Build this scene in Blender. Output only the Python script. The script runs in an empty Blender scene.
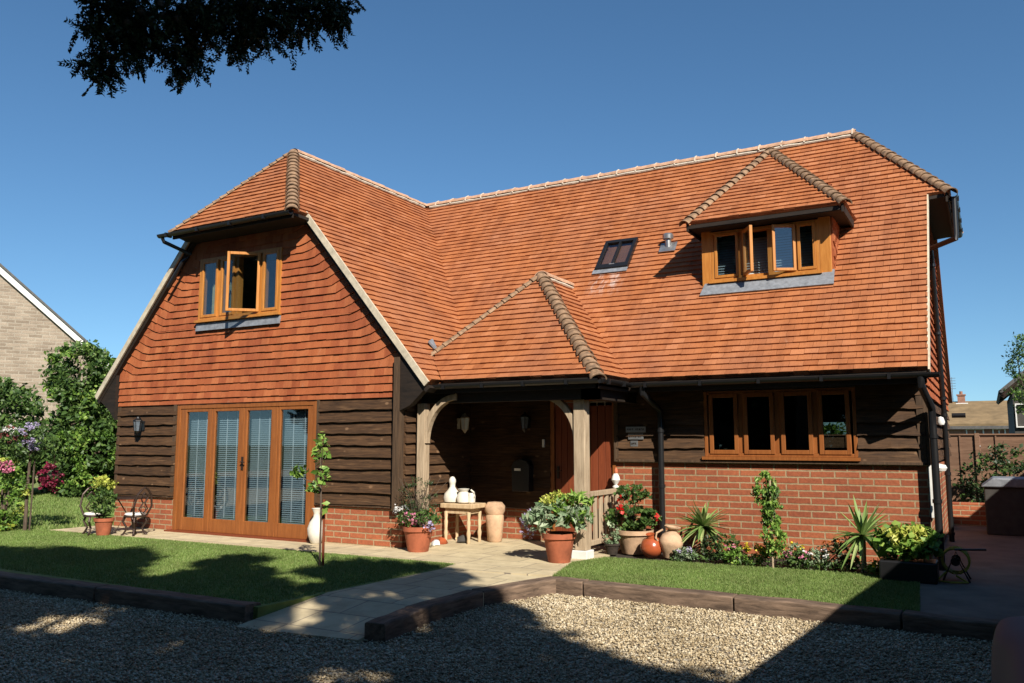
import bpy, math, random
import numpy as np
from mathutils import Vector, Matrix
random.seed(7); rng = np.random.default_rng(11)
S = bpy.context.scene
COL = S.collection
# ------------------------------------------------------------------ camera / light
cam = bpy.data.objects.new('camera', bpy.data.cameras.new('camera')); COL.objects.link(cam)
cam.location = (0.72, -12.348, 1.6)
YAW, PIT = 0.519, 0.122
fw = Vector((-math.sin(YAW)*math.cos(PIT), math.cos(YAW)*math.cos(PIT), math.sin(PIT)))
cam.rotation_euler = fw.to_track_quat('-Z', 'Y').to_euler()
cam.data.sensor_width = 36; cam.data.lens = 827.8/1024*36
cam.data.clip_start = .05; cam.data.clip_end = 2000
S.camera = cam
SUNV = Vector((1.1, -1.0, 1.10)).normalized()
W = bpy.data.worlds.new('World'); S.world = W; W.use_nodes = True
nt = W.node_tree; bg = nt.nodes['Background']
sky = nt.nodes.new('ShaderNodeTexSky'); sky.sky_type = 'NISHITA'; sky.sun_disc = False
sky.sun_elevation = math.asin(SUNV.z); sky.sun_rotation = math.atan2(SUNV.x, SUNV.y)
sky.altitude = 0; sky.air_density = 1.0; sky.dust_density = 0.1; sky.ozone_density = 3.5
tc = nt.nodes.new('ShaderNodeTexCoord'); mp = nt.nodes.new('ShaderNodeMapping'); mp.inputs['Location'].default_value = (0, 0, .06)
nt.links.new(tc.outputs['Generated'], mp.inputs[0]); nt.links.new(mp.outputs[0], sky.inputs[0])
hs = nt.nodes.new('ShaderNodeHueSaturation'); hs.inputs['Saturation'].default_value = 1.10; nt.links.new(sky.outputs[0], hs.inputs['Color'])
tn = nt.nodes.new('ShaderNodeMix'); tn.data_type = 'RGBA'; tn.blend_type = 'MULTIPLY'; tn.inputs[0].default_value = 1; tn.inputs[7].default_value = (.84, .97, .97, 1)
nt.links.new(hs.outputs[0], tn.inputs[6]); nt.links.new(tn.outputs[2], bg.inputs[0]); bg.inputs[1].default_value = 0.073
sl = bpy.data.lights.new('sun', 'SUN'); sl.energy = 5.0; sl.angle = math.radians(.53); sl.color = (1, .93, .82)
sun = bpy.data.objects.new('sun', sl); COL.objects.link(sun)
sun.rotation_euler = (-SUNV).to_track_quat('-Z', 'Y').to_euler()
S.view_settings.view_transform = 'Standard'; S.view_settings.look = 'None'
S.view_settings.exposure = 0.84; S.view_settings.gamma = 1
S.render.engine = 'CYCLES'
# ------------------------------------------------------------------ materials
def nodes(name):
    m = bpy.data.materials.new(name); m.use_nodes = True
    t = m.node_tree; b = t.nodes['Principled BSDF']
    return m, t, b
def N(t, kind, **kw):
    n = t.nodes.new(kind)
    for k, v in kw.items():
        if hasattr(n, k): setattr(n, k, v)
        else: n.inputs[k].default_value = v
    return n
def ramp(t, fac, stops):
    r = t.nodes.new('ShaderNodeValToRGB'); e = r.color_ramp.elements
    while len(e) < len(stops): e.new(.5)
    for i, (p, c) in enumerate(stops): e[i].position = p; e[i].color = (*c, 1)
    t.links.new(fac, r.inputs[0]); return r.outputs[0]
def coords(t, scale=(1, 1, 1), rot=(0, 0, 0), kind='Object'):
    c = t.nodes.new('ShaderNodeTexCoord'); m = t.nodes.new('ShaderNodeMapping')
    m.inputs['Scale'].default_value = scale; m.inputs['Rotation'].default_value = rot
    t.links.new(c.outputs[kind], m.inputs[0]); return m.outputs[0]
def mix(t, a, b, f, mode='MIX'):
    m = t.nodes.new('ShaderNodeMix'); m.data_type = 'RGBA'; m.blend_type = mode
    for s, v in ((m.inputs[6], a), (m.inputs[7], b), (m.inputs[0], f)):
        if hasattr(v, 'links'): t.links.new(v, s)
        elif isinstance(v, tuple): s.default_value = (*v, 1)
        else: s.default_value = v
    return m.outputs[2]
def bump(t, b, h, strength=.4, dist=.01):
    n = t.nodes.new('ShaderNodeBump'); n.inputs['Strength'].default_value = strength
    n.inputs['Distance'].default_value = dist; t.links.new(h, n.inputs['Height'])
    t.links.new(n.outputs[0], b.inputs['Normal'])
def simple(name, c, rough=.6, metal=0, var=.25, scale=8, bmp=.2, stretch=(1, 1, 1), spec=.4):
    m, t, b = nodes(name); v = coords(t, stretch)
    n = N(t, 'ShaderNodeTexNoise', Scale=scale, Detail=6.0, Roughness=.65); t.links.new(v, n.inputs[0])
    lo = tuple(x*(1-var) for x in c); hi = tuple(min(1, x*(1+var)) for x in c)
    t.links.new(ramp(t, n.outputs[0], [(.3, lo), (.7, hi)]), b.inputs['Base Color'])
    b.inputs['Roughness'].default_value = rough; b.inputs['Metallic'].default_value = metal
    b.inputs['Specular IOR Level'].default_value = spec
    if bmp: bump(t, b, n.outputs[0], bmp, .01)
    return m
def tile_mat(name, stops, stain=(.30, .13, .08)):
    m, t, b = nodes(name); g = t.nodes.new('ShaderNodeNewGeometry')
    base = ramp(t, g.outputs['Random Per Island'], stops)
    v = coords(t)
    n = N(t, 'ShaderNodeTexNoise', Scale=.9, Detail=5.0, Roughness=.6); t.links.new(v, n.inputs[0])
    f = ramp(t, n.outputs[0], [(.42, (0, 0, 0)), (.72, (.45, .45, .45))])
    c = mix(t, base, stain, f)
    n2 = N(t, 'ShaderNodeTexNoise', Scale=60.0, Detail=3.0); t.links.new(v, n2.inputs[0])
    c = mix(t, c, mix(t, c, (.5, .5, .5), .9, 'MULTIPLY'), ramp(t, n2.outputs[0], [(.4, (0, 0, 0)), (.8, (.5, .5, .5))]))
    n3 = N(t, 'ShaderNodeTexNoise', Scale=5.0, Detail=8.0, Roughness=.7); t.links.new(v, n3.inputs[0])
    c = mix(t, c, (.52, .40, .30), ramp(t, n3.outputs[0], [(.64, (0, 0, 0)), (.8, (.35, .35, .35))]))
    n4 = N(t, 'ShaderNodeTexNoise', Scale=1.0, Detail=6.0, Roughness=.6); t.links.new(coords(t, (5, 1.2, .9)), n4.inputs[0])
    c = mix(t, c, mix(t, c, (.62, .55, .52), 1.0, 'MULTIPLY'), ramp(t, n4.outputs[0], [(.45, (0, 0, 0)), (.75, (.8, .8, .8))]))
    if 'roof' in name:                                          # lime run-off below the skylight
        sp = t.nodes.new('ShaderNodeSeparateXYZ'); t.links.new(v, sp.inputs[0])
        def band(o, a0, a1, s_):
            u = N(t, 'ShaderNodeMapRange', interpolation_type='SMOOTHSTEP'); u.inputs[1].default_value = a0-s_; u.inputs[2].default_value = a0+s_; t.links.new(o, u.inputs[0])
            w_ = N(t, 'ShaderNodeMapRange', interpolation_type='SMOOTHSTEP'); w_.inputs[1].default_value = a1+s_; w_.inputs[2].default_value = a1-s_; t.links.new(o, w_.inputs[0])
            m_ = N(t, 'ShaderNodeMath', operation='MULTIPLY'); t.links.new(u.outputs[0], m_.inputs[0]); t.links.new(w_.outputs[0], m_.inputs[1]); return m_.outputs[0]
        m1 = N(t, 'ShaderNodeMath', operation='MULTIPLY'); t.links.new(band(sp.outputs[0], -5.28, -4.72, .10), m1.inputs[0]); t.links.new(band(sp.outputs[2], 4.25, 4.62, .16), m1.inputs[1])
        n5 = N(t, 'ShaderNodeTexNoise', Scale=3.2, Detail=6.0, Roughness=.7); t.links.new(coords(t, (3, 1, .8)), n5.inputs[0])
        m2 = N(t, 'ShaderNodeMath', operation='MULTIPLY'); t.links.new(m1.outputs[0], m2.inputs[0]); t.links.new(ramp(t, n5.outputs[0], [(.46, (0, 0, 0)), (.66, (.8, .8, .8))]), m2.inputs[1])
        c = mix(t, c, (.62, .56, .52), m2.outputs[0])
    t.links.new(c, b.inputs['Base Color']); b.inputs['Roughness'].default_value = .82
    b.inputs['Specular IOR Level'].default_value = .25
    bump(t, b, n2.outputs[0], .25, .01); return m
M = {}
M['roof'] = tile_mat('roof clay tile', [(0, (.36, .118, .040)), (.15, (.42, .145, .051)), (.85, (.455, .163, .059)), (1, (.51, .20, .085))])
M['hung'] = tile_mat('hung clay tile', [(0, (.35, .092, .033)), (.5, (.42, .122, .043)), (1, (.48, .155, .058))], (.28, .075, .04))
M['bonnet'] = simple('lichened bonnet tile', (.25, .155, .09), .9, var=.6, scale=11, bmp=.6)
M['ridge'] = simple('pink buff ridge tile', (.50, .30, .19), .85, var=.35, scale=9, bmp=.4)
M['mortar'] = simple('pale mortar', (.55, .47, .37), .9, var=.2, scale=25, bmp=.4)
def wood(name, lo, hi, rough=.65, sc=(1, 1, 14), bm=.35, island=0.0):
    m, t, b = nodes(name); v = coords(t, sc)
    n = N(t, 'ShaderNodeTexNoise', Scale=2.2, Detail=8.0, Roughness=.65, Distortion=.6); t.links.new(v, n.inputs[0])
    c = ramp(t, n.outputs[0], [(.3, lo), (.7, hi)])
    if island:
        g = t.nodes.new('ShaderNodeNewGeometry')
        c = mix(t, c, ramp(t, g.outputs['Random Per Island'], [(0, (1-island,)*3), (1, (1, 1, 1))]), 1.0, 'MULTIPLY')
    t.links.new(c, b.inputs['Base Color']); b.inputs['Roughness'].default_value = rough
    b.inputs['Specular IOR Level'].default_value = .3
    bump(t, b, n.outputs[0], bm, .008); return m
M['board'] = wood('dark stained weatherboard', (.030, .015, .007), (.140, .070, .030), .75, (1.2, 1.2, 16), .6, .45)
def knots(m):
    t = m.node_tree; b = t.nodes['Principled BSDF']; src = b.inputs['Base Color'].links[0].from_socket
    v = coords(t, (3.0, 3.0, 5.0)); vo = N(t, 'ShaderNodeTexVoronoi', Scale=1.0); t.links.new(v, vo.inputs[0])
    f = ramp(t, vo.outputs['Distance'], [(.0, (1, 1, 1)), (.09, (.6, .6, .6)), (.14, (0, 0, 0))])
    v2 = coords(t, (.8, .8, 9.0)); n = N(t, 'ShaderNodeTexNoise', Scale=3.0, Detail=6.0); t.links.new(v2, n.inputs[0])
    c = mix(t, src, (.24, .14, .075), f); c = mix(t, c, (.19, .105, .05), ramp(t, n.outputs[0], [(.58, (0, 0, 0)), (.75, (.6, .6, .6))]))
    t.links.new(c, b.inputs['Base Color'])
knots(M['board'])
M['stain_v'] = wood('dark stained post', (.04, .024, .014), (.12, .072, .040), .75, (14, 14, 1.0), .5)
M['orange_oak'] = wood('varnished orange oak', (.40, .145, .025), (.58, .245, .055), .42, (10, 10, 1.0), .15)
M['orange_oak_h'] = wood('varnished orange oak rail', (.36, .135, .030), (.56, .25, .075), .42, (1, 1, 12), .15)
M['door_oak'] = wood('red brown stained oak', (.21, .067, .018), (.34, .118, .031), .42, (10, 10, 1.0), .15)
M['door_red'] = wood('red brown planked door', (.15, .035, .014), (.24, .058, .022), .5, (12, 12, 1.0), .25)
M['raw_oak'] = wood('weathered bare oak', (.27, .195, .125), (.56, .435, .295), .8, (9, 9, 1.0), .5)
M['sleeper'] = wood('old railway sleeper', (.06, .040, .028), (.31, .21, .145), .85, (1.5, 9, 9), .9, .2)
M['fence'] = wood('fence panel timber', (.16, .085, .05), (.30, .175, .11), .8, (1, 1, 12), .4, .25)
M['dark_panel'] = simple('dark shaded cladding', (.05, .045, .04), .8)  # plain dark grey-brown with random mottling
M['pale_oak'] = wood('pale sunbleached oak', (.42, .29, .16), (.66, .50, .31), .7, (9, 9, 1.0), .4)
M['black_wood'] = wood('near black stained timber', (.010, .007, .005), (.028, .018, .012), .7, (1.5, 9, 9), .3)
M['plastic'] = simple('black gutter plastic', (.012, .012, .013), .35, var=.1, bmp=0)
M['iron'] = simple('dark wrought iron', (.05, .030, .022), .45, .4, bmp=.1)
M['lead'] = simple('grey lead flashing', (.27, .29, .32), .5, .3, var=.3, scale=12, bmp=.3)
M['cream'] = simple('cream verge board', (.55, .48, .36), .75, var=.25, scale=10)
M['white'] = simple('white painted', (.75, .74, .70), .5, var=.08)
M['whiteglaze'] = simple('white glazed ceramic', (.70, .66, .57), .45, var=.18, scale=5)
M['terracotta'] = simple('orange terracotta', (.38, .11, .05), .85, var=.38, scale=4, bmp=.4)
M['terracotta_pale'] = simple('pale terracotta', (.52, .34, .21), .85, var=.38, scale=5, bmp=.4)
M['glazered'] = simple('glossy red brown glaze', (.38, .085, .03), .22, var=.15, spec=.6)
M['soil'] = simple('soil', (.035, .025, .018), .95, var=.5, scale=20, bmp=1)
M['steel'] = simple('galvanised steel', (.45, .46, .47), .35, .8, bmp=.1)
M['cushion'] = simple('white cushion', (.78, .74, .68), .9)
M['inside'] = simple('interior plaster', (.30, .28, .25), .9)
M['dark'] = simple('near black void', (.01, .01, .01), .9, bmp=0)
M['blind'] = simple('pale venetian slat', (.42, .47, .46), .45, var=.05, bmp=0)
M['cord'] = simple('white blind tape', (.8, .8, .76), .8, var=.05, bmp=0)
M['curtain'] = simple('cream yellow curtain', (.62, .55, .28), .9)
M['yellowhose'] = simple('yellow hose', (.45, .38, .05), .5)
M['bark'] = wood('bark', (.045, .032, .022), (.15, .11, .08), .9, (8, 8, 1.5), 1)
M['lampdark'] = simple('dim lantern pane', (.10, .12, .14), .1, var=.4, bmp=0, spec=.8)
M['glasslamp'] = simple('lantern pane', (.55, .6, .62), .1, var=.1, bmp=0)
# glass: reflective sheet
def glass(name, tint=(.85, .95, .93), refl=.5):
    m, t, b = nodes(name); t.nodes.remove(b); o = t.nodes['Material Output']
    tr = t.nodes.new('ShaderNodeBsdfTransparent'); tr.inputs[0].default_value = (*tint, 1)
    gl = t.nodes.new('ShaderNodeBsdfGlossy'); gl.inputs['Roughness'].default_value = .02
    lw = t.nodes.new('ShaderNodeLayerWeight'); lw.inputs[0].default_value = .5
    pw = N(t, 'ShaderNodeMath', operation='POWER'); pw.inputs[1].default_value = 3.0; t.links.new(lw.outputs['Facing'], pw.inputs[0])
    f = N(t, 'ShaderNodeMath', operation='MULTIPLY_ADD'); f.inputs[1].default_value = .6; f.inputs[2].default_value = .04+refl*.1; t.links.new(pw.outputs[0], f.inputs[0])
    mx = t.nodes.new('ShaderNodeMixShader')
    t.links.new(f.outputs[0], mx.inputs[0]); t.links.new(tr.outputs[0], mx.inputs[1]); t.links.new(gl.outputs[0], mx.inputs[2])
    t.links.new(mx.outputs[0], o.inputs[0]); return m
M['glass'] = glass('window glass', (.78, .84, .88), .6)
M['glass_dark'] = glass('dim window glass', (.35, .38, .36), .25)
def brick(name, rot, c1=(.46, .135, .052), c2=(.33, .085, .034), mort=(.44, .32, .18), w=.33, h=.0935, ms=.012):
    m, t, b = nodes(name)
    v = coords(t, (1, 1, 1), rot)
    br = N(t, 'ShaderNodeTexBrick'); br.offset = .5
    br.inputs['Color1'].default_value = (*c1, 1); br.inputs['Color2'].default_value = (*c2, 1); br.inputs['Mortar'].default_value = (*mort, 1)
    br.inputs['Scale'].default_value = 1; br.inputs['Mortar Size'].default_value = ms; br.inputs['Mortar Smooth'].default_value = .25
    br.inputs['Brick Width'].default_value = w; br.inputs['Row Height'].default_value = h
    dn = N(t, 'ShaderNodeTexNoise', Scale=14.0, Detail=3.0); t.links.new(v, dn.inputs[0])
    av = t.nodes.new('ShaderNodeVectorMath'); av.operation = 'MULTIPLY_ADD'
    t.links.new(dn.outputs[1], av.inputs[0]); av.inputs[1].default_value = (.012, .012, .012); t.links.new(v, av.inputs[2])
    t.links.new(av.outputs[0], br.inputs[0])
    n = N(t, 'ShaderNodeTexNoise', Scale=22.0, Detail=6.0, Roughness=.7); t.links.new(v, n.inputs[0])
    n2 = N(t, 'ShaderNodeTexNoise', Scale=1.3, Detail=4.0); t.links.new(v, n2.inputs[0])
    c = mix(t, br.outputs[0], ramp(t, n.outputs[0], [(.25, (.62, .6, .6)), (.6, (1, 1, 1)), (.85, (1.15, 1.1, 1.05))]), 1.0, 'MULTIPLY')
    c = mix(t, c, ramp(t, n2.outputs[0], [(.3, (.78, .76, .75)), (.65, (1, 1, 1))]), 1.0, 'MULTIPLY')
    t.links.new(c, b.inputs['Base Color']); b.inputs['Roughness'].default_value = .9
    inv = t.nodes.new('ShaderNodeMath'); inv.operation = 'MULTIPLY_ADD'; inv.inputs[1].default_value = -1; 
    t.links.new(br.outputs['Fac'], inv.inputs[0]); 
    nn = t.nodes.new('ShaderNodeMath'); nn.operation = 'MULTIPLY'; nn.inputs[1].default_value = .5; t.links.new(n.outputs[0], nn.inputs[0])
    t.links.new(nn.outputs[0], inv.inputs[2]); bump(t, b, inv.outputs[0], .7, .012)
    return m
H = math.pi/2
M['brick'] = brick('red brick front', (-H, 0, 0))        # x,z plane
M['brick_side'] = brick('red brick side', (-H, 0, 0))    # rotated below
# side walls: swap so that y,z map to the brick plane
def brick_side_fix(m):
    t = m.node_tree
    for n in t.nodes:
        if n.type == 'MAPPING':
            c = n.inputs[0].links[0].from_socket
            sp = t.nodes.new('ShaderNodeSeparateXYZ'); cb = t.nodes.new('ShaderNodeCombineXYZ')
            t.links.new(c, sp.inputs[0]); t.links.new(sp.outputs[1], cb.inputs[0]); t.links.new(sp.outputs[2], cb.inputs[1]); t.links.new(sp.outputs[0], cb.inputs[2])
            t.links.new(cb.outputs[0], n.inputs[0]); n.inputs['Rotation'].default_value = (0, 0, 0); break
def brick_front_fix(m):
    t = m.node_tree
    for n in t.nodes:
        if n.type == 'MAPPING':
            c = n.inputs[0].links[0].from_socket
            sp = t.nodes.new('ShaderNodeSeparateXYZ'); cb = t.nodes.new('ShaderNodeCombineXYZ')
            t.links.new(c, sp.inputs[0]); t.links.new(sp.outputs[0], cb.inputs[0]); t.links.new(sp.outputs[2], cb.inputs[1]); t.links.new(sp.outputs[1], cb.inputs[2])
            t.links.new(cb.outputs[0], n.inputs[0]); n.inputs['Rotation'].default_value = (0, 0, 0); break
brick_side_fix(M['brick_side']); brick_front_fix(M['brick'])
M['nbr_brick'] = brick('buff brick', (0, 0, 0), (.50, .40, .30), (.36, .28, .205), (.50, .43, .34), .4, .14, .02); brick_side_fix(M['nbr_brick'])
M['far_brick'] = simple('far brown brick', (.30, .15, .10), .9)
M['far_roof'] = simple('far brown roof tile', (.22, .15, .075), .9, var=.35, scale=1.5, stretch=(1, 1, 3))
M['slate'] = simple('grey roof', (.10, .095, .09), .8, var=.3)
def slab():
    m, t, b = nodes('sandstone paving'); v = coords(t)
    br = N(t, 'ShaderNodeTexBrick'); br.offset = .37; br.squash = 1.4; br.squash_frequency = 3
    br.inputs['Color1'].default_value = (.64, .53, .33, 1); br.inputs['Color2'].default_value = (.55, .45, .28, 1); br.inputs['Mortar'].default_value = (.24, .20, .15, 1)
    br.inputs['Scale'].default_value = 1; br.inputs['Mortar Size'].default_value = .008; br.inputs['Brick Width'].default_value = .62; br.inputs['Row Height'].default_value = .45
    t.links.new(v, br.inputs[0])
    n = N(t, 'ShaderNodeTexNoise', Scale=3.0, Detail=8.0, Roughness=.7); t.links.new(v, n.inputs[0])
    c = mix(t, br.outputs[0], ramp(t, n.outputs[0], [(.3, (.7, .68, .66)), (.6, (1, 1, 1))]), 1.0, 'MULTIPLY')
    t.links.new(c, b.inputs['Base Color']); b.inputs['Roughness'].default_value = .85; bump(t, b, n.outputs[0], .3, .01); return m
M['slab'] = slab()
M['pathgrey'] = simple('grey brown paving', (.20, .155, .12), .9, var=.3, scale=2)
def gravel():
    m, t, b = nodes('gravel bed'); v = coords(t)
    vo = N(t, 'ShaderNodeTexVoronoi', Scale=42.0); t.links.new(v, vo.inputs[0])
    sp = t.nodes.new('ShaderNodeSeparateColor'); t.links.new(vo.outputs['Color'], sp.inputs[0])
    c = ramp(t, sp.outputs[0], [(0, (.20, .15, .095)), (.35, (.36, .28, .18)), (.7, (.48, .40, .28)), (1, (.62, .55, .42))])
    t.links.new(c, b.inputs['Base Color']); b.inputs['Roughness'].default_value = .9
    bump(t, b, vo.outputs['Distance'], 1, -.02); return m
M['gravel'] = gravel()
def island_mat(name, stops, rough=.7, trans=0.0, spec=.3):
    m, t, b = nodes(name); g = t.nodes.new('ShaderNodeNewGeometry')
    c = ramp(t, g.outputs['Random Per Island'], stops)
    t.links.new(c, b.inputs['Base Color']); b.inputs['Roughness'].default_value = rough; b.inputs['Specular IOR Level'].default_value = spec
    if trans:
        o = t.nodes['Material Output']; tl = t.nodes.new('ShaderNodeBsdfTranslucent'); t.links.new(c, tl.inputs[0])
        mx = t.nodes.new('ShaderNodeMixShader'); mx.inputs[0].default_value = trans
        t.links.new(b.outputs[0], mx.inputs[1]); t.links.new(tl.outputs[0], mx.inputs[2]); t.links.new(mx.outputs[0], o.inputs[0])
    return m
M['pebble'] = island_mat('pebbles', [(0, (.25, .185, .11)), (.3, (.47, .37, .225)), (.65, (.61, .50, .33)), (1, (.78, .69, .52))], .8)
M['grass'] = island_mat('grass blades', [(0, (.13, .21, .04)), (.6, (.21, .33, .075)), (1, (.36, .42, .15))], .6, .25)
def patchy(m, sc, a0, lo):
    t = m.node_tree; b = t.nodes['Principled BSDF']; src = b.inputs['Base Color'].links[0].from_socket
    n = N(t, 'ShaderNodeTexNoise', Scale=sc, Detail=5.0, Roughness=.6); t.links.new(coords(t), n.inputs[0])
    c = mix(t, src, ramp(t, n.outputs[0], [(a0, lo), (a0+.25, (1, 1, 1))]), 1.0, 'MULTIPLY')
    for l in list(src.links): 
        if l.to_node.type != 'MIX': t.links.new(c, l.to_socket)
patchy(M['grass'], 1.1, .38, (.80, .76, .8)); patchy(M['pebble'], .8, .38, (.72, .70, .66))
M['lawn'] = simple('lawn soil and thatch', (.17, .22, .055), .95, var=.4, scale=3)
M['ground'] = simple('far ground', (.08, .11, .04), .95, var=.3, scale=.3)
def leafm(name, lo, mid, hi, trans=.25, rough=.5): return island_mat(name, [(0, lo), (.55, mid), (1, hi)], rough, trans, .35)
M['leaf'] = leafm('mid green leaf', (.035, .075, .018), (.07, .14, .03), (.14, .22, .05))
M['leafdark'] = leafm('dark green leaf', (.015, .035, .012), (.03, .06, .018), (.06, .10, .025), .1)
M['leafbright'] = leafm('bright green leaf', (.09, .19, .03), (.17, .32, .05), (.35, .48, .10))
M['leafyellow'] = leafm('lime yellow leaf', (.35, .42, .06), (.5, .55, .10), (.65, .62, .15))
M['leafsilver'] = leafm('silver green variegated leaf', (.13, .22, .10), (.28, .38, .22), (.55, .62, .42))
M['leafyucca'] = leafm('yucca leaf', (.12, .22, .05), (.26, .38, .11), (.50, .54, .24))
M['conifer'] = leafm('cypress scale leaf', (.015, .03, .010), (.025, .045, .014), (.04, .065, .018), .05)
for n, c in dict(redpale=(.42, .10, .11), red=(.65, .03, .02), pink=(.75, .25, .38), white=(.8, .78, .75), violet=(.40, .33, .62), yellow=(.75, .60, .04), orange=(.75, .22, .04), magenta=(.25, .02, .06), lilac=(.48, .42, .62)).items():
    M['fl_'+n] = leafm(n+' petals', tuple(x*.7 for x in c), c, tuple(min(.9, x*1.2) for x in c), .2)
# ------------------------------------------------------------------ mesh builder
class MB:
    def __init__(s): s.v = []; s.f = []
    def add(s, vs, fs):
        o = len(s.v); s.v += [tuple(v) for v in vs]; s.f += [tuple(i+o for i in f) for f in fs]; return s
    def box(s, a, b):
        x0, y0, z0 = (min(a[i], b[i]) for i in range(3)); x1, y1, z1 = (max(a[i], b[i]) for i in range(3))
        return s.add([(x0,y0,z0),(x1,y0,z0),(x1,y1,z0),(x0,y1,z0),(x0,y0,z1),(x1,y0,z1),(x1,y1,z1),(x0,y1,z1)],
            [(0,3,2,1),(4,5,6,7),(0,1,5,4),(1,2,6,5),(2,3,7,6),(3,0,4,7)])
    def beam(s, p, q, w, h, up=(0, 0, 1)):
        p, q = Vector(p), Vector(q); d = (q-p).normalized(); up = Vector(up)
        r = d.cross(up).normalized(); u = r.cross(d).normalized(); vs = []
        for c in (p, q):
            for a, b in ((-1,-1),(1,-1),(1,1),(-1,1)): vs.append(c+r*a*w/2+u*b*h/2)
        return s.add(vs, [(0,1,2,3),(7,6,5,4),(0,4,5,1),(1,5,6,2),(2,6,7,3),(3,7,4,0)])
    def tube(s, pts, r, n=8, cap=True):
        pts = [Vector(p) for p in pts]; rs = r if isinstance(r, (list, tuple)) else [r]*len(pts)
        vs = []; ref = Vector((0, 0, 1)); d0 = (pts[1]-pts[0]).normalized()
        if abs(d0.dot(ref)) > .9: ref = Vector((1, 0, 0))
        for i, p in enumerate(pts):
            d = (pts[min(i+1, len(pts)-1)]-pts[max(i-1, 0)]).normalized()
            a = d.cross(ref).normalized(); b = d.cross(a).normalized(); ref = a.cross(d) if False else ref
            if abs(d.dot(ref)) > .97: a = d.cross(Vector((.1, 1, .1))).normalized(); b = d.cross(a)
            for k in range(n):
                t = 2*math.pi*k/n; vs.append(p+(a*math.cos(t)+b*math.sin(t))*rs[i])
        fs = [(i*n+k, i*n+(k+1)%n, (i+1)*n+(k+1)%n, (i+1)*n+k) for i in range(len(pts)-1) for k in range(n)]
        if cap: fs += [tuple(range(n)), tuple(range((len(pts)-1)*n, len(pts)*n))]
        return s.add(vs, fs)
    def lathe(s, prof, c=(0, 0, 0), n=24, tilt=None):
        vs = []; 
        for r, z in prof:
            for k in range(n):
                t = 2*math.pi*k/n; p = Vector((r*math.cos(t), r*math.sin(t), z))
                if tilt is not None: p = tilt @ p
                vs.append(p+Vector(c))
        fs = [(i*n+k, i*n+(k+1)%n, (i+1)*n+(k+1)%n, (i+1)*n+k) for i in range(len(prof)-1) for k in range(n)]
        fs += [tuple(range(n))[::-1], tuple(range((len(prof)-1)*n, len(prof)*n))]
        return s.add(vs, fs)
    def prism(s, poly, d):
        poly = [Vector(p) for p in poly]; d = Vector(d); n = len(poly)
        return s.add(poly+[p+d for p in poly], [tuple(range(n))[::-1], tuple(range(n, 2*n))]+[(i,(i+1)%n,(i+1)%n+n,i+n) for i in range(n)])
    def build(s, name, mat, parent=None, smooth=False, bevel=0, **tags):
        me = bpy.data.meshes.new(name); me.from_pydata(s.v, [], s.f); me.update()
        me.materials.append(M[mat] if isinstance(mat, str) else mat)
        o = bpy.data.objects.new(name, me); COL.objects.link(o)
        if parent is not None:
            o.parent = parent
            if parent.location.length and not tags.pop('local', False): o.location = -parent.location
        tags.pop('local', None)
        if smooth:
            me.polygons.foreach_set('use_smooth', [True]*len(me.polygons))
            try: me.set_sharp_from_angle(angle=math.radians(40))
            except Exception: pass
        if bevel:
            b = o.modifiers.new('bevel', 'BEVEL'); b.width = bevel; b.segments = 2; b.limit_method = 'ANGLE'
        for k, v in tags.items(): o[k] = v
        return o
def empty(name, loc, label, cat, group=None):
    o = bpy.data.objects.new(name, None); COL.objects.link(o); o.location = loc; o.empty_display_size = .1
    o['label'] = label; o['category'] = cat
    if group: o['group'] = group
    return o
def npmesh(name, V, F, mat, parent=None, **tags):   # V (n,3), F (m,k)
    me = bpy.data.meshes.new(name); k = F.shape[1]
    me.vertices.add(len(V)); me.vertices.foreach_set('co', V.astype(np.float32).ravel())
    me.loops.add(F.size); me.loops.foreach_set('vertex_index', F.astype(np.int32).ravel())
    me.polygons.add(len(F)); me.polygons.foreach_set('loop_start', np.arange(0, F.size, k, dtype=np.int32))
    me.update(calc_edges=True); me.materials.append(M[mat])
    o = bpy.data.objects.new(name, me); COL.objects.link(o)
    if parent is not None: o.parent = parent; o.location = -parent.location
    for a, b in tags.items(): o[a] = b
    return o
def leafcloud(name, P, size, mat, parent=None, asp=.5, up=.3, jit=.35, droop=0, D=None, **tags):
    """P (n,3) leaf positions; each leaf is a folded diamond of 6 vertices"""
    P = np.asarray(P, float); n = len(P)
    nrm = rng.normal(size=(n, 3)); nrm[:, 2] += up*2; nrm /= np.linalg.norm(nrm, axis=1)[:, None]
    if D is None: D = rng.normal(size=(n, 3))
    D = D-nrm*(D*nrm).sum(1)[:, None]; D[:, 2] -= droop; D /= np.linalg.norm(D, axis=1)[:, None]+1e-9
    X = np.cross(D, nrm); X /= np.linalg.norm(X, axis=1)[:, None]+1e-9
    L = size*(1+jit*rng.normal(size=n)).clip(.4, 2)[:, None]; Wd = L*asp*.5
    a = P-D*L*.5; b = P+D*L*.5; c = P+nrm*L*.06
    V = np.stack([a, P-D*L*.12+X*Wd, b, P-D*L*.12-X*Wd, c], 1).reshape(-1, 3)
    i = np.arange(n)[:, None]*5
    F = np.stack([i+np.array([0, 1, 4]), i+np.array([1, 2, 4]), i+np.array([2, 3, 4]), i+np.array([3, 0, 4])], 1).reshape(-1, 3)
    return npmesh(name, V, F, mat, parent, **tags)
def ellip(n, c, r, shell=.0):
    d = rng.normal(size=(n, 3)); d /= np.linalg.norm(d, axis=1)[:, None]
    u = rng.random(n)**(1/3); u = shell+(1-shell)*u
    return np.array(c)+d*u[:, None]*np.array(r)
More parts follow.
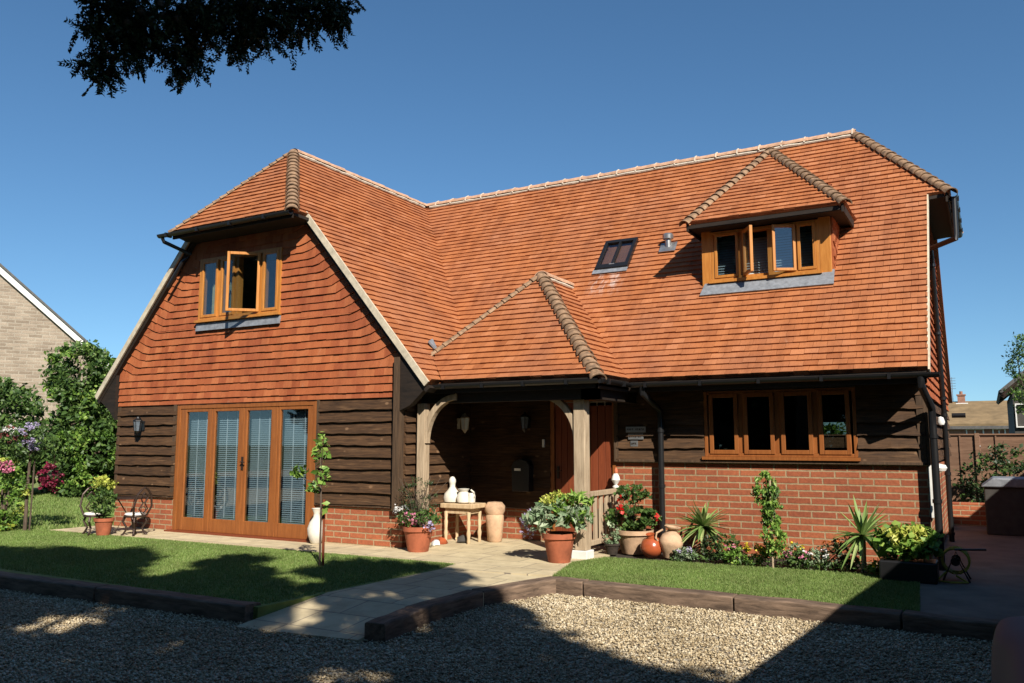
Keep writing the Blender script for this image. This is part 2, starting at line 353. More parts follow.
def clumps(nc, per, c, r, cr, shell=.4):
    C0 = ellip(nc, c, r, shell); rr = cr*(.6+.8*rng.random(nc))
    d = rng.normal(size=(nc, per, 3)); d /= np.linalg.norm(d, axis=2)[:, :, None]
    d *= (rng.random((nc, per, 1))**.5)*rr[:, None, None]; d[:, :, 2] *= .7
    return (C0[:, None, :]+d).reshape(-1, 3)
def buildsep(mb, name, mat, parent, **k):
    # every connected piece becomes a mesh of its own
    par = list(range(len(mb.v)))
    def fd(i):
        while par[i] != i: par[i] = par[par[i]]; i = par[i]
        return i
    for f in mb.f:
        for j in f[1:]: par[fd(j)] = fd(f[0])
    gr = {}
    for f in mb.f: gr.setdefault(fd(f[0]), []).append(f)
    out = []
    for fs in gr.values():
        ix = sorted({i for f in fs for i in f}); mp = {i: n for n, i in enumerate(ix)}
        m2 = MB(); m2.add([mb.v[i] for i in ix], [tuple(mp[i] for i in f) for f in fs]); out.append(m2.build(name, mat, parent, **k))
    return out
# tile courses on a plane
def clip(poly, cp):
    out = poly
    n = len(cp); area = sum(cp[i][0]*cp[(i+1)%n][1]-cp[(i+1)%n][0]*cp[i][1] for i in range(n)); sg = 1 if area > 0 else -1
    for i in range(n):
        a, b = cp[i], cp[(i+1)%n]; inp = out; out = []
        f = lambda p: sg*((b[0]-a[0])*(p[1]-a[1])-(b[1]-a[1])*(p[0]-a[0]))
        for j in range(len(inp)):
            p, q = inp[j], inp[(j+1)%len(inp)]; fp, fq = f(p), f(q)
            if fp >= 0: out.append(p)
            if (fp > 0 and fq < 0) or (fp < 0 and fq > 0):
                s = fp/(fp-fq); out.append((p[0]+(q[0]-p[0])*s, p[1]+(q[1]-p[1])*s))
        if len(out) < 3: return []
    return out
def tiles(mb, O, U, V, polys, gauge=.13, width=.19, thick=.026, warp=None, hole=None, base=True, seed=1, v00=0, bell=None):
    """O origin; U along course, V up slope (unit); polys convex polygons in (u,v)"""
    O, U, V = Vector(O), Vector(U).normalized(), Vector(V).normalized(); Nn = U.cross(V)
    R = random.Random(seed)
    bl = (lambda v: bell[0]*(1-v/bell[1])**2 if v < bell[1] else 0) if bell else (lambda v: 0)
    for poly in polys:
        us = [p[0] for p in poly]; vs = [p[1] for p in poly]
        if base: 
            mb.prism([O+U*p[0]+V*p[1]-Nn*.01 for p in poly], -Nn*.07)
        for r in range(int(math.floor((min(vs)-v00)/gauge))-2, int((max(vs)-v00)/gauge)+2):
            v0 = v00+r*gauge; off = (r % 2)*width/2+R.uniform(-.01, .01); rowlift = R.uniform(0, .004)
            for c in range(int((min(us)-off)/width)-1, int((max(us)-off)/width)+2):
                u0 = off+c*width; u1 = u0+width-.004; dj = R.uniform(-.004, .004); g = gauge+.004
                if hole and hole(u0+width/2, v0+gauge/2): continue
                rect = [(u0, v0+dj), (u1, v0+dj+R.uniform(-.002, .002)), (u1, v0+g), (u0, v0+g)]
                if warp:
                    rect = [(u, v+warp(u, v)) for u, v in rect]
                cl = clip(rect, poly)
                if len(cl) < 3: continue
                wv = warp((u0+u1)/2, v0) if warp else 0
                lift = thick*R.uniform(.85, 1.2)+rowlift; tw = R.uniform(-.003, .003)
                top = []; bot = []
                for u, v in cl:
                    s = (v-wv-v0)/g; h = lift*(1-.85*max(0, min(1, s)))+tw*(u-u0)/width+bl(v)
                    p = O+U*u+V*v; top.append(p+Nn*h); bot.append(p-Nn*.008)
                n = len(top)
                mb.add(top+bot, [tuple(range(n))]+[(i, i+n, (i+1)%n+n, (i+1)%n) for i in range(n)])
    return mb
def caps(mb, p, q, r0=.11, r1=.14, seg=.3, lift=0.0, n=8, side=None, ov=.05):
    p, q = Vector(p), Vector(q); L = (q-p).length; k = max(1, round(L/seg)); d = (q-p)/L
    up = Vector((0, 0, 1)); s = d.cross(up).normalized(); u = s.cross(d).normalized()
    for i in range(k):
        a = p+d*(L*i/k-ov); b = p+d*(L*(i+1)/k); vs = []
        ra, rb = r1*random.uniform(.95, 1.05), r0*random.uniform(.95, 1.05)
        for c, r in ((a, ra), (b, rb)):
            for t in range(n+1):
                th = math.pi*t/n; vs.append(c+s*math.cos(th)*r+u*(math.sin(th)*r*.75+lift-.03))
            for t in range(n+1):
                th = math.pi*t/n; vs.append(c+s*math.cos(th)*(r-.02)+u*(math.sin(th)*(r-.02)*.75+lift-.03))
        m = n+1
        fs = [(t, t+1, 2*m+t+1, 2*m+t) for t in range(n)]+[(t+m, t+1+m, t+1, t) for t in range(n)]
        mb.add(vs, fs)
    return mb
# ------------------------------------------------------------------ ground
GZ = -.16
def sheet(name, pts, z, mat, thick=0, **t):
    mb = MB()
    if thick: mb.prism([(x, y, z-thick) for x, y in pts], (0, 0, thick))
    else: mb.add([(x, y, z) for x, y in pts], [tuple(range(len(pts)))])
    return mb.build(name, mat, **t)
sheet('ground', [(-600, -400), (600, -400), (600, 900), (-600, 900)], -.175, 'ground', kind='structure')
sheet('gravel_drive', [(-40, -40), (12, -40), (12, -3.2), (-4.2, -3.2), (-4.2, -6.2), (-40, -6.2)], GZ, 'gravel', kind='structure')
sheet('lawn', [(-45, -6.25), (-5.66, -6.25), (-5.5, -2.75), (-14.6, -2.95), (-14.6, -.8), (-14.3, 40), (-45, 40)], -.015, 'lawn', .2, kind='structure')
lawnR = [(-4.0, -3.1), (.05, -3.3), (-.1, -1.0), (-4.1, -1.25), (-4.3, -1.9)]
sheet('side_lawn', lawnR, -.015, 'lawn', .2, kind='structure')
sheet('flower_bed', [(-4.36, -1.24), (-.1, -.98), (-.02, 0.05), (-4.36, 0.05)], -.03, 'soil', .15, kind='structure')
sheet('patio', [(-14.6, -2.93), (-5.62, -2.78), (-5.5, -3.3), (-4.0, -3.05), (-4.3, -1.9), (-4.1, -1.2), (-4.36, 0.1), (-7.2, .1), (-7.2, -1.8), (-14.6, -1.8)], -.01, 'slab', .19, kind='structure')
mb = MB(); zy = lambda y: -.012-.135*max(0, -5.3-y)/1.25
pp = [(-5.66, -6.55), (-4.24, -6.42), (-4.22, -5.3), (-3.98, -3.2), (-5.5, -3.3), (-5.62, -5.3)]
mb.add([(x, y, zy(y)) for x, y in pp]+[(x, y, -.3) for x, y in pp], [(0, 1, 2, 5), (2, 3, 4, 5)]+[((i+1) % 6, i, i+6, (i+1) % 6+6) for i in range(6)])
mb.build('path', 'slab', kind='structure')
sheet('side_path', [(.05, -3.35), (8, -3.9), (8, 9), (-.0, 9), (-.05, 0), (-.1, -1.0)], -.02, 'pathgrey', .18, kind='structure')
# pebbles
def pebbles(n, reg, smin, smax):
    P = np.empty((0, 2))
    while len(P) < n:
        q = np.column_stack([rng.uniform(reg[0], reg[1], n), rng.uniform(reg[2], reg[3], n)])
        P = np.vstack([P, q[~((q[:, 0] < -4.35) & (q[:, 1] > -6.3))]])
    return P[:n], rng.uniform(smin, smax, n)
def pebble_mesh():
    A = [pebbles(95000, (-10, 1.6, -9.8, -3.45), .009, .020), pebbles(22000, (-3.5, 1.5, -10, -6.5), .008, .016)]
    P = np.vstack([a[0] for a in A]); s = np.concatenate([a[1] for a in A]); n = len(P)
    base = np.array([(1,0,0),(0,1,0),(-1,0,0),(0,-1,0),(0,0,1),(0,0,-1)], float)
    V = base[None]*(np.stack([s, s*rng.uniform(.6, 1, n), s*rng.uniform(.35, .7, n)], 1)[:, None, :])
    V += rng.normal(size=V.shape)*s[:, None, None]*.15
    a = rng.uniform(0, 6.28, n); c, d = np.cos(a)[:, None], np.sin(a)[:, None]
    t = rng.normal(size=n)[:, None]*.3
    x = V[:, :, 0]*c-V[:, :, 1]*d; y = V[:, :, 0]*d+V[:, :, 1]*c; z = V[:, :, 2]+x*t
    V = np.stack([x+P[:, :1], y+P[:, 1:2], z+GZ+.006+rng.uniform(0, .012, n)[:, None]], 2).reshape(-1, 3)
    f = np.array([(0,1,4),(1,2,4),(2,3,4),(3,0,4),(1,0,5),(2,1,5),(3,2,5),(0,3,5)])
    F = (np.arange(n)[:, None, None]*6+f[None]).reshape(-1, 3)
    return npmesh('gravel_pebbles', V, F, 'pebble', label='loose buff and grey gravel pebbles covering the drive', category='gravel', kind='stuff')
pebble_mesh()
def inpoly(P, poly):
    r = np.zeros(len(P), bool); n = len(poly)
    for i in range(n):
        x0, y0 = poly[i]; x1, y1 = poly[(i+1) % n]
        c = ((y0 > P[:, 1]) != (y1 > P[:, 1])) & (P[:, 0] < (x1-x0)*(P[:, 1]-y0)/(y1-y0+1e-12)+x0); r ^= c
    return r
def grass(name, poly, n, h, w, label):
    a = np.array(poly); Q = np.column_stack([rng.uniform(a[:, 0].min(), a[:, 0].max(), n), rng.uniform(a[:, 1].min(), a[:, 1].max(), n)])
    Q = Q[inpoly(Q, poly)]; n = len(Q); t = rng.uniform(0, 6.28, n); hh = h*rng.uniform(.5, 1.3, n)
    dx, dy = np.cos(t)*w, np.sin(t)*w; B = np.column_stack([Q, np.full(n, -.015)])
    lean = rng.normal(size=(n, 2))*h*.5
    V = np.stack([B+np.column_stack([dx, dy, 0*dx]), B-np.column_stack([dx, dy, 0*dx]), B+np.column_stack([lean, hh])], 1).reshape(-1, 3)
    return npmesh(name, V, np.arange(3*n).reshape(-1, 3), 'grass', label=label, category='grass', kind='stuff')
grass('grass', [(-12, -6.1), (-5.7, -6.1), (-5.55, -2.85), (-14.6, -3.0), (-16, -2.2), (-18, -4)], 200000, .026, .005, 'mown green grass of the large lawn left of the path')
grass('grass', lawnR, 110000, .024, .004, 'narrow strip of mown grass in front of the brick wall')
grass('grass', [(-18, -4.5), (-14.6, -3.0), (-14.6, 4), (-27, 6), (-30, 0)], 110000, .07, .014, 'far lawn running back to the hedge beside the house')
# sleepers
def sleeper(p, q, label, w=.22, h=.19, z=.0):
    d = (Vector(q)-Vector(p)); L = d.length; rz = math.atan2(d.y, d.x)
    mb = MB(); k = max(4, int(L/.25)); vs = []; 
    for i in range(k+1):
        x = L*i/k; jy = random.uniform(-.006, .006); jz = random.uniform(-.006, .006)
        for a, b in ((0, -h-.03), (w, -h-.03), (w, jz), (w-.02, .012+jz), (.02, .012+jz), (0, jz)): vs.append((x, a+jy, b))
    fs = [(i*6+j, i*6+(j+1)%6, (i+1)*6+(j+1)%6, (i+1)*6+j) for i in range(k) for j in range(6)]
    fs += [tuple(range(6))[::-1], tuple(range(k*6, k*6+6))]
    mb.add(vs, fs); o = mb.build('railway_sleeper', 'sleeper', bevel=.008)
    o.location = (p[0], p[1], z); o.rotation_euler = (0, 0, rz)
    o['label'] = label; o['category'] = 'sleeper'; o['group'] = 'railway sleepers edging lawns and path'
SL = [((-15.6, -6.62), (-13.0, -6.58)), ((-12.98, -6.57), (-10.4, -6.52)), ((-10.38, -6.51), (-8.0, -6.45)), ((-7.98, -6.44), (-5.72, -6.36))]
for (p, q), l in zip(SL, ['sleeper furthest left along the lawn edge', 'sleeper second from the left end, beside shaded lawn', 'long dark sleeper below the middle of the left lawn', 'sleeper ending at the left side of the paved path']):
    sleeper((p[0], p[1], 0), (q[0], q[1], 0), l)
for p, q, l in [((-4.02, -6.32), (-4.10, -5.62), 'short dark sleeper block at the right front corner of path'), ((-4.14, -5.6), (-4.12, -4.5), 'sleeper beside the path in tree shadow'),
                ((-4.12, -4.48), (-3.75, -3.3), 'sunlit sleeper slanting beside the path towards porch')]:
    sleeper((p[0], p[1], 0), (q[0], q[1], 0), l)
for p, q, l in [((-3.95, -3.42), (-3.45, -3.42), 'short sunlit sleeper end at the inner corner of edging'), ((-3.43, -3.42), (-1.7, -3.48), 'grey brown sleeper in front of the striped lawn left half'),
                ((-1.68, -3.48), (-.1, -3.56), 'reddish sleeper in front of the striped lawn right half'), ((-.08, -3.56), (1.7, -3.72), 'dark sleeper in shade edging the side path')]:
    sleeper((p[0], p[1], 0), (q[0], q[1], 0), l)
# ------------------------------------------------------------------ HOUSE
house = empty('house', (0, 0, 0), 'barn style house with orange clay tile roof, hung tiles, dark weatherboards and brick base', 'house')
K = 1.158; HR, ZE, YE, YR = 7.25, 2.52, -.606, 3.48
XW, XRR, XV = -10.72, -1.10, .11
WXL, WXR, WY = -14.23, -7.21, -1.88
ZH = 5.52
sl = math.sqrt(1+K*K); Vy = Vector((0, 1, K)).normalized(); Vx = Vector((-1, 0, K)).normalized(); Vxl = Vector((1, 0, K)).normalized()
def sv(dz): return dz/K*sl     # slope length for a rise
# main front slope: u = x - XW.. ; origin at eave x=-7.2
mb = MB(); O = (0, YE, ZE)
vr = sv(HR-ZE); vh = sv(ZH-ZE)
L0 = -7.6
hole = lambda u, v: (-3.0 < u < -1.3 and sv(4.27-ZE) < v < sv(5.9-ZE)) or (-5.25 < u < -4.72 and sv(4.72-ZE) < v < sv(5.28-ZE))
tiles(mb, O, (1, 0, 0), Vy, [[(-7.1, 0), (XV, 0), (XV, vh), (-9.45, vh)], [(-9.45, vh), (.42, vh), (XRR, vr), (-10.85, vr)]], hole=hole, seed=3, bell=(.05, .6))
# rear slope (plain)
mb.prism([(XV, 2*YR-YE, ZE), (-10.7, 2*YR-YE, ZE), (-10.7, YR, HR), (XRR, YR, HR), (.42, 2*YR-2.0, ZH), (XV, 2*YR-2.0, ZH)], (0, 0, -.08))
mb.build('main_roof', 'roof', house)
# right half hip
mb = MB(); hy0 = YR-(HR-ZH)/K; hw = (HR-ZH)/K
U = Vector((0, 1, 0)); hipV = Vector((XRR-.42, 0, HR-ZH)).normalized()
tiles(mb, (.42, YR, ZH), U, hipV, [[(-hw, 0), (hw, 0), (0, (Vector((XRR, 0, HR))-Vector((.42, 0, ZH))).length)]], seed=5)
mb.build('half_hip_roof', 'roof', house)
# wing right slope
mb = MB(); bw = (HR-ZE)/K
WV = -2.03
tiles(mb, (XW+bw, 0, ZE), (0, 1, 0), Vx, [[(WV, 0), (-.45, 0), (2.15, sv(5.5-ZE)), (WV, sv(5.5-ZE))], [(-2.42, sv(5.5-ZE)), (2.15, sv(5.5-ZE)), (YR+.1, vr), (-.92, vr)]], seed=8, bell=(.05, .6))
# wing left slope
mb.build('wing_roof_right', 'roof', house).name = 'wing_roof'
mb = MB()
tiles(mb, (XW-bw, 0, ZE), (0, -1, 0), Vxl, [[(-8, 0), (-WV, 0), (-WV, sv(5.5-ZE)), (-8, sv(5.5-ZE))], [(-8, sv(5.5-ZE)), (2.42, sv(5.5-ZE)), (.92, vr), (-8, vr)]], seed=9, width=.3)
mb.prism([(XW, YR, HR-.01), (XW, 8, HR-.01), (XW+bw, 8, ZE), (XW+bw, 4, ZE)], (0, 0, -.08))
mb.build('wing_roof', 'roof', house)
# wing front half hip
mb = MB(); hh = 1.51; V2 = (Vector((XW, -.92, HR))-Vector((XW, -2.42, 5.5)))
tiles(mb, (XW, -2.42, 5.5), (1, 0, 0), V2, [[(-hh, 0), (hh, 0), (0, V2.length)]], seed=10)
mb.build('half_hip_roof', 'roof', house)
# porch roof
PX, PYA, PZ = -5.74, -.03, 4.45; PE = -1.78; PR = -3.95; PL = -7.55
mb = MB(); Vf = Vector((0, PYA-PE, PZ-ZE)); 
tiles(mb, (PX, PE, ZE), (1, 0, 0), Vf, [[(PL+.83-PX, 0), (PR-PX, 0), (0, Vf.length), (-1.36, .7), (-1.2, .5)]], seed=12, bell=(.04, .5))
Vr = Vector((PX-PR, 0, PZ-ZE)); 
tiles(mb, (PR, 0, ZE), (0, 1, 0), Vr, [[(PE, 0), (-.3, 0), (1.3, Vr.length), (PYA, Vr.length)]], seed=13, bell=(.04, .5))
Vl = Vector((PX-PL, 0, PZ-ZE))
mb.build('porch_roof', 'roof', house)
mb = MB(); mb.prism([(PX, PYA, PZ), (PX, 1.2, PZ), (PL+.4, 1.2, ZE+.43), (PL+.4, PE+.4, ZE+.43)], (0, 0, -.06)); mb.build('porch_roof', 'roof', house)
# ridges and hips
for a, b in (((XRR, YR, HR), (XW, YR, HR)), ((XW, YR, HR), (XW, -.92, HR)), ((PX, PYA+.05, PZ), (PX, 1.08, PZ))):
    mb = MB(); caps(mb, a, b, .12, .135, .42).build('ridge_tiles', 'ridge', house)
for a, b in [((.42, hy0, ZH), (XRR, YR, HR)), ((.42, 2*YR-hy0, ZH), (XRR, YR, HR)), ((XW+hh, -2.42, 5.5), (XW, -.92, HR)), ((XW-hh, -2.42, 5.5), (XW, -.92, HR)),
             ((PR, PE, ZE), (PX, PYA, PZ)), ((PL+.46, PE+.46, ZE+.50), (PX, PYA, PZ))]:
    k_ = .72 if a[0] < b[0]-.1 else 1; mb = MB(); caps(mb, a, b, .08*k_, .13*k_, .16, ov=.06, lift=.02); mb.build('bonnet_tiles', 'bonnet', house, smooth=True)
# mortar fillets
mb = MB()
def rope(mb, p, q, r, n=24):
    p, q = Vector(p), Vector(q)
    mb.tube([p.lerp(q, i/n)+Vector([random.uniform(-.006, .006) for _ in range(3)]) for i in range(n+1)], [r*random.uniform(.7, 1.2) for _ in range(n+1)], 6)
off = .11
rope(mb, (XRR, YR-off, HR-.07), (XW+.2, YR-off, HR-.07), .028, 60); rope(mb, (XW+off, -.9, HR-.07), (XW+off, YR-.2, HR-.07), .028, 40)
rope(mb, (PX+off, PYA, PZ-.07), (PX+off, 1.05, PZ-.07), .03, 8)
for i in range(24):                                             # white bedding joints of the ridge tiles
    x = XRR-.42*i
    if x > XW: mb.tube([(x, YR-.135, HR-.06), (x, YR-.1, HR+.03), (x, YR, HR+.085)], .018, 5)
mb.build('mortar_bedding', 'mortar', house)
# verge boards / undercloak
def slab2(mb, p, q, w, h, up): mb.beam(p, q, w, h, up)
mb = MB()
nR = Vector((K, 0, 1)).normalized(); nL = Vector((-K, 0, 1)).normalized()
zt = 5.50
def onR(z, y, o): x = XW+(HR-z)/K; return Vector((x, y, z))+nR*o
def onL(z, y, o): x = XW-(HR-z)/K; return Vector((x, y, z))+nL*o
mb.beam(onR(ZE+.0, WV-.014, -.035), onR(zt+.05, WV-.014, -.035), .03, .105, nR); mb.beam(onL(ZE+.0, WV-.014, -.035), onL(zt+.05, WV-.014, -.035), .03, .105, nL)
nF = Vector((0, -K, 1)).normalized()
mb.beam(Vector((XV+.006, YE, ZE))-nF*.03, Vector((XV+.006, 2.0, ZH-.02))-nF*.03, .03, .10, nF)
buildsep(mb, 'verge_board', 'cream', house)
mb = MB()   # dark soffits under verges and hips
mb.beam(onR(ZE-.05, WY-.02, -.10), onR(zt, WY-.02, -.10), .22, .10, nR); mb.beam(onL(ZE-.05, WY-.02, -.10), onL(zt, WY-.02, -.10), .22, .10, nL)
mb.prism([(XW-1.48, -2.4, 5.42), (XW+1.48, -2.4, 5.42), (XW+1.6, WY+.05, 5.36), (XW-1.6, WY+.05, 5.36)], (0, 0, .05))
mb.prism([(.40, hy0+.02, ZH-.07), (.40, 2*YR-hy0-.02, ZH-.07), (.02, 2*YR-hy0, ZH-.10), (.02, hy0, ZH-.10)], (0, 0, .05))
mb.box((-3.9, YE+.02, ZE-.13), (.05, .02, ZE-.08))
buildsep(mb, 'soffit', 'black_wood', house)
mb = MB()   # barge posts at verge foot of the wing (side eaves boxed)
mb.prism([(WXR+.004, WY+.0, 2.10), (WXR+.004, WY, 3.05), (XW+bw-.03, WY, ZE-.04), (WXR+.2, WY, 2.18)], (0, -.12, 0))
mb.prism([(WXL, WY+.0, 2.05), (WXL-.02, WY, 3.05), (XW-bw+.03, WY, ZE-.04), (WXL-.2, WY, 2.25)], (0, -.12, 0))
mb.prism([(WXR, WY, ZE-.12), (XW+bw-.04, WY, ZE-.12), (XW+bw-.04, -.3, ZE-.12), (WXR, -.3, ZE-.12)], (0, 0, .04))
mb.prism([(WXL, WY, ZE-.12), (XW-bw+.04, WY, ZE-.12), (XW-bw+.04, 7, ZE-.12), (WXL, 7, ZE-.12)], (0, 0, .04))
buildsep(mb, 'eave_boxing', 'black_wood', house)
# ---- walls
def rects_minus(x0, x1, z0, z1, holes):
    """split rectangle around holes into rectangles"""
    xs = sorted({x0, x1, *[min(max(h[i], x0), x1) for h in holes for i in (0, 1)]})
    zs = sorted({z0, z1, *[min(max(h[i], z0), z1) for h in holes for i in (2, 3)]}); out = []
    for a, b in zip(xs, xs[1:]):
        run = None
        for c, d in zip(zs, zs[1:]):
            inside = any(h[0] <= (a+b)/2 <= h[1] and h[2] <= (c+d)/2 <= h[3] for h in holes)
            if inside:
                if run: out.append((a, b, *run)); run = None
            else: run = (run[0], d) if run else (c, d)
        if run: out.append((a, b, *run))
    return out
DOOR = (-12.49, -9.0, -.05, 2.32); UPW = (-12.0, -9.9, 3.87, 5.04); MW = (-2.98, -.84, 1.40, 2.37); FD = (-5.60, -4.42, .02, 2.2)
RW = (-2.42, -1.83, 1.50, 2.05)
ZB1, ZB2 = .59, 1.31
mb = MB()
for r in rects_minus(WXL, WXR, -.18, ZB1, [DOOR]): mb.box((r[0], WY, r[2]), (r[1], WY+.2, r[3]))
for r in rects_minus(-4.42, 0, -.18, ZB2, []): mb.box((r[0], 0, r[2]), (r[1], .2, r[3]))
mb.box((WXR+.002, 0.03, -.18), (FD[0], .2, .50))
buildsep(mb, 'brick_plinth', 'brick', house)
mb = MB(); mb.box((WXR-.2, WY+.2, -.18), (WXR, .2, ZB1)); mb.box((-.2, .2, -.18), (0, 6.75, ZB2)); mb.box((WXL, WY+.2, -.18), (WXL+.2, 6.75, ZB1))
buildsep(mb, 'brick_plinth', 'brick_side', house)
mb = MB(); mb.box((-14.2, 6.75, -.18), (-.0, 6.95, 1.2)); 
for r in rects_minus(-14.2, -.02, 1.2, 2.6, [RW]): mb.box((r[0], 6.75, r[2]), (r[1], 6.95, r[3]))
buildsep(mb, 'rear_wall', 'inside', house)
def boardrows(mb, a, b, P0, U, z0, z1, n=None, gap=.165, outn=(0, -1, 0), seed=0, th=.062):
    """feather edge boards along U from P0+U*a to P0+U*b"""
    R = random.Random(seed); U = Vector(U); P0 = Vector(P0); o = Vector(outn)
    rows = max(1, round((z1-z0)/gap)); g = (z1-z0)/rows
    for i in range(rows):
        z = z0+g*i; k = 10; vs = []
        for j in range(k+1):
            u = a+(b-a)*j/k; w = R.uniform(-.008, .008)+.006*math.sin(u*2.3+i*1.7)
            base = P0+U*u
            for dz, t in ((w+.012, .0), (w, th+R.uniform(-.004, .004)), (g*.6, .034), (g+.012, .010), (g+.012, 0)): vs.append(base+Vector((0, 0, z+dz))+o*t)
        fs = [(j*5+q, j*5+(q+1)%5, (j+1)*5+(q+1)%5, (j+1)*5+q) for j in range(k) for q in range(5)]+[(0, 1, 2, 3, 4), (k*5+4, k*5+3, k*5+2, k*5+1, k*5)]
        mb.add(vs, fs)
TZ = 2.32
for ar, kw in [((WXL, DOOR[0], (0, WY, 0), (1, 0, 0), ZB1+.03, TZ), dict(gap=.192, seed=1)), ((DOOR[1]+.05, WXR-.1, (0, WY, 0), (1, 0, 0), ZB1+.03, TZ), dict(gap=.192, seed=2)),
               ((-4.40, MW[0], (0, 0, 0), (1, 0, 0), ZB2+.03, ZE-.1), dict(gap=.185, seed=3)), ((MW[1], 0, (0, 0, 0), (1, 0, 0), ZB2+.03, ZE-.1), dict(gap=.185, seed=4)),
               ((WXR, FD[0], (0, .03, 0), (1, 0, 0), .52, ZE-.1), dict(gap=.175, seed=5)), ((WY, .03, (WXR, 0, 0), (0, 1, 0), ZB1+.03, ZE-.1), dict(gap=.165, outn=(1, 0, 0), seed=6)),
               ((0, 6.9, (0, 0, 0), (0, 1, 0), ZB2+.03, 2.24), dict(gap=.185, outn=(1, 0, 0), seed=7))]:
    mb = MB(); boardrows(mb, *ar, **kw); mb.build('weatherboards', 'board', house)
mb = MB()      # wall backing and interior shell
for r in rects_minus(WXL, WXR, ZB1, TZ, [DOOR]): mb.box((r[0], WY+.003, r[2]), (r[1], WY+.18, r[3]))
for r in rects_minus(-4.42, 0, ZB2, ZE-.06, [MW]): mb.box((r[0], .003, r[2]), (r[1], .18, r[3]))
for r in rects_minus(WXR, -4.42, .5, ZE-.06, [FD]): mb.box((r[0], .035, r[2]), (r[1], .18, r[3]))
mb.box((WXR-.18, WY+.18, ZB1), (WXR-.003, .18, ZE)); mb.box((-.18, .18, ZB2), (-.003, 6.75, 3.0)); mb.box((WXL+.003, WY+.18, ZB1), (WXL+.18, 6.75, ZE))
mb.box((WXL+.2, WY+.2, 2.46), (WXR-.2, 6.75, 2.56)); mb.box((WXR-.2, .2, 2.40), (-.2, 6.75, 2.46))   # floors
mb.box((WXL+.2, WY+.2, -.03), (WXR-.2, 6.75, 0)); mb.box((WXR-.2, .2, -.03), (-.2, 6.75, 0))
mb.box((-6.2, .2, 0), (-6.1, 6.7, 2.4)); mb.box((-13, 1.4, 0), (-7.5, 1.5, 2.4))
buildsep(mb, 'wall_lining', 'inside', house)
# corner posts
mb = MB(); mb.box((WXR-.11, WY-.135, ZB1-.02), (WXR-.0, WY-.0, TZ+.62)); mb.box((WXL, WY-.045, ZB1+.02), (WXL+.07, WY, TZ-.02)); mb.box((DOOR[0]-.09, WY-.045, ZB1), (DOOR[0]-.01, WY, TZ))
mb.box((DOOR[1]+.01, WY-.045, ZB1), (DOOR[1]+.06, WY, TZ))
mb.box((-.09, -.05, ZB2), (.0, -.0, ZE-.15)); mb.box((-4.44, -.055, ZB2), (-4.37, 0, ZE-.2)); mb.box((0.0, -.04, ZB2), (.045, .10, 2.25))
buildsep(mb, 'corner_post', 'stain_v', house)
mb = MB(); mb.box((WXR+.05, WY+.04, .02), (WXR+.0501, WY+.05, .03))
# ledge boards over the brick
mb = MB(); mb.box((-4.36, -.07, ZB2-.0), (-.02, -.001, ZB2+.035)); mb.box((WXL, WY-.045, ZB1), (DOOR[0]-.09, WY-.001, ZB1+.025)); mb.box((DOOR[1]+.06, WY-.045, ZB1), (WXR-.11, WY-.001, ZB1+.025))
buildsep(mb, 'drip_board', 'stain_v', house)
# hung tiles on the wing gable
mb = MB()
def warpR(u, v):
    z = TZ+v; dR = (XW+(HR-z)/K)-(XW+u); dL = (XW+u)-(XW-(HR-z)/K); d = min(dR, dL)
    d = max(d, -.2)
    return max(0, .62-d)*.42 if z > 2.9 else 0
wl, wr = WXL-XW, WXR-XW
zc = HR-K*(wr)-.08   # where verge meets wall corner
def gx(z): return (HR-.10-z)/K
poly = [(wl, 0), (wr, 0), (wr, zc-TZ), (gx(5.46), 5.46-TZ), (-gx(5.46), 5.46-TZ), (wl, zc-TZ)]
polys = []
hx0, hx1, hz0, hz1 = UPW[0]-XW, UPW[1]-XW, UPW[2]-TZ-.13, UPW[3]-TZ
for c in [[(-9, -9), (9, -9), (9, hz0), (-9, hz0)], [(-9, hz0), (hx0, hz0), (hx0, 9), (-9, 9)], [(hx1, hz0), (9, hz0), (9, 9), (hx1, 9)], [(hx0, hz1), (hx1, hz1), (hx1, 9), (hx0, 9)]]:
    q = clip(poly, c)
    if q: polys.append(q)
tiles(mb, (XW, WY-.03, TZ), (1, 0, 0), (0, 0, 1), polys, gauge=.13, width=.19, thick=.026, warp=warpR, seed=21, v00=-.035, base=False)
mb.build('hung_tiles', 'hung', house)
mb = MB(); w0, w1, w2, w3 = UPW
P3 = lambda x, z: (x, WY, z)
for q in polys: mb.prism([(XW+u, WY-.028, TZ+v) for u, v in q], (0, .15, 0))
mb.prism([(XW+wl, 6.9, TZ), (XW+wr, 6.9, TZ), (XW, 6.9, HR-.1)], (0, .05, 0))
mb.box((-12.4, -.7, 2.6), (-9.4, -.6, 5.2))
buildsep(mb, 'gable_backing', 'inside', house)
# hung tiles on the right end
mb = MB(); sy0 = 0; z0s = 2.24
tp = []
pe = [(0.0, 0), (6.95, 0), (6.95, .45), (2*YR-2.06, ZH-.08-z0s), (2.06, ZH-.08-z0s), (-.02, ZE+K*.55-.1-z0s)]
tiles(mb, (.03, 0, z0s), (0, 1, 0), (0, 0, 1), [pe], gauge=.13, width=.19, thick=.03, seed=22, base=False)
mb.build('hung_tiles', 'hung', house)
mb = MB(); mb.prism([(-.1, u, z0s+v) for u, v in pe], (.12, 0, 0)); buildsep(mb, 'gable_backing', 'inside', house)
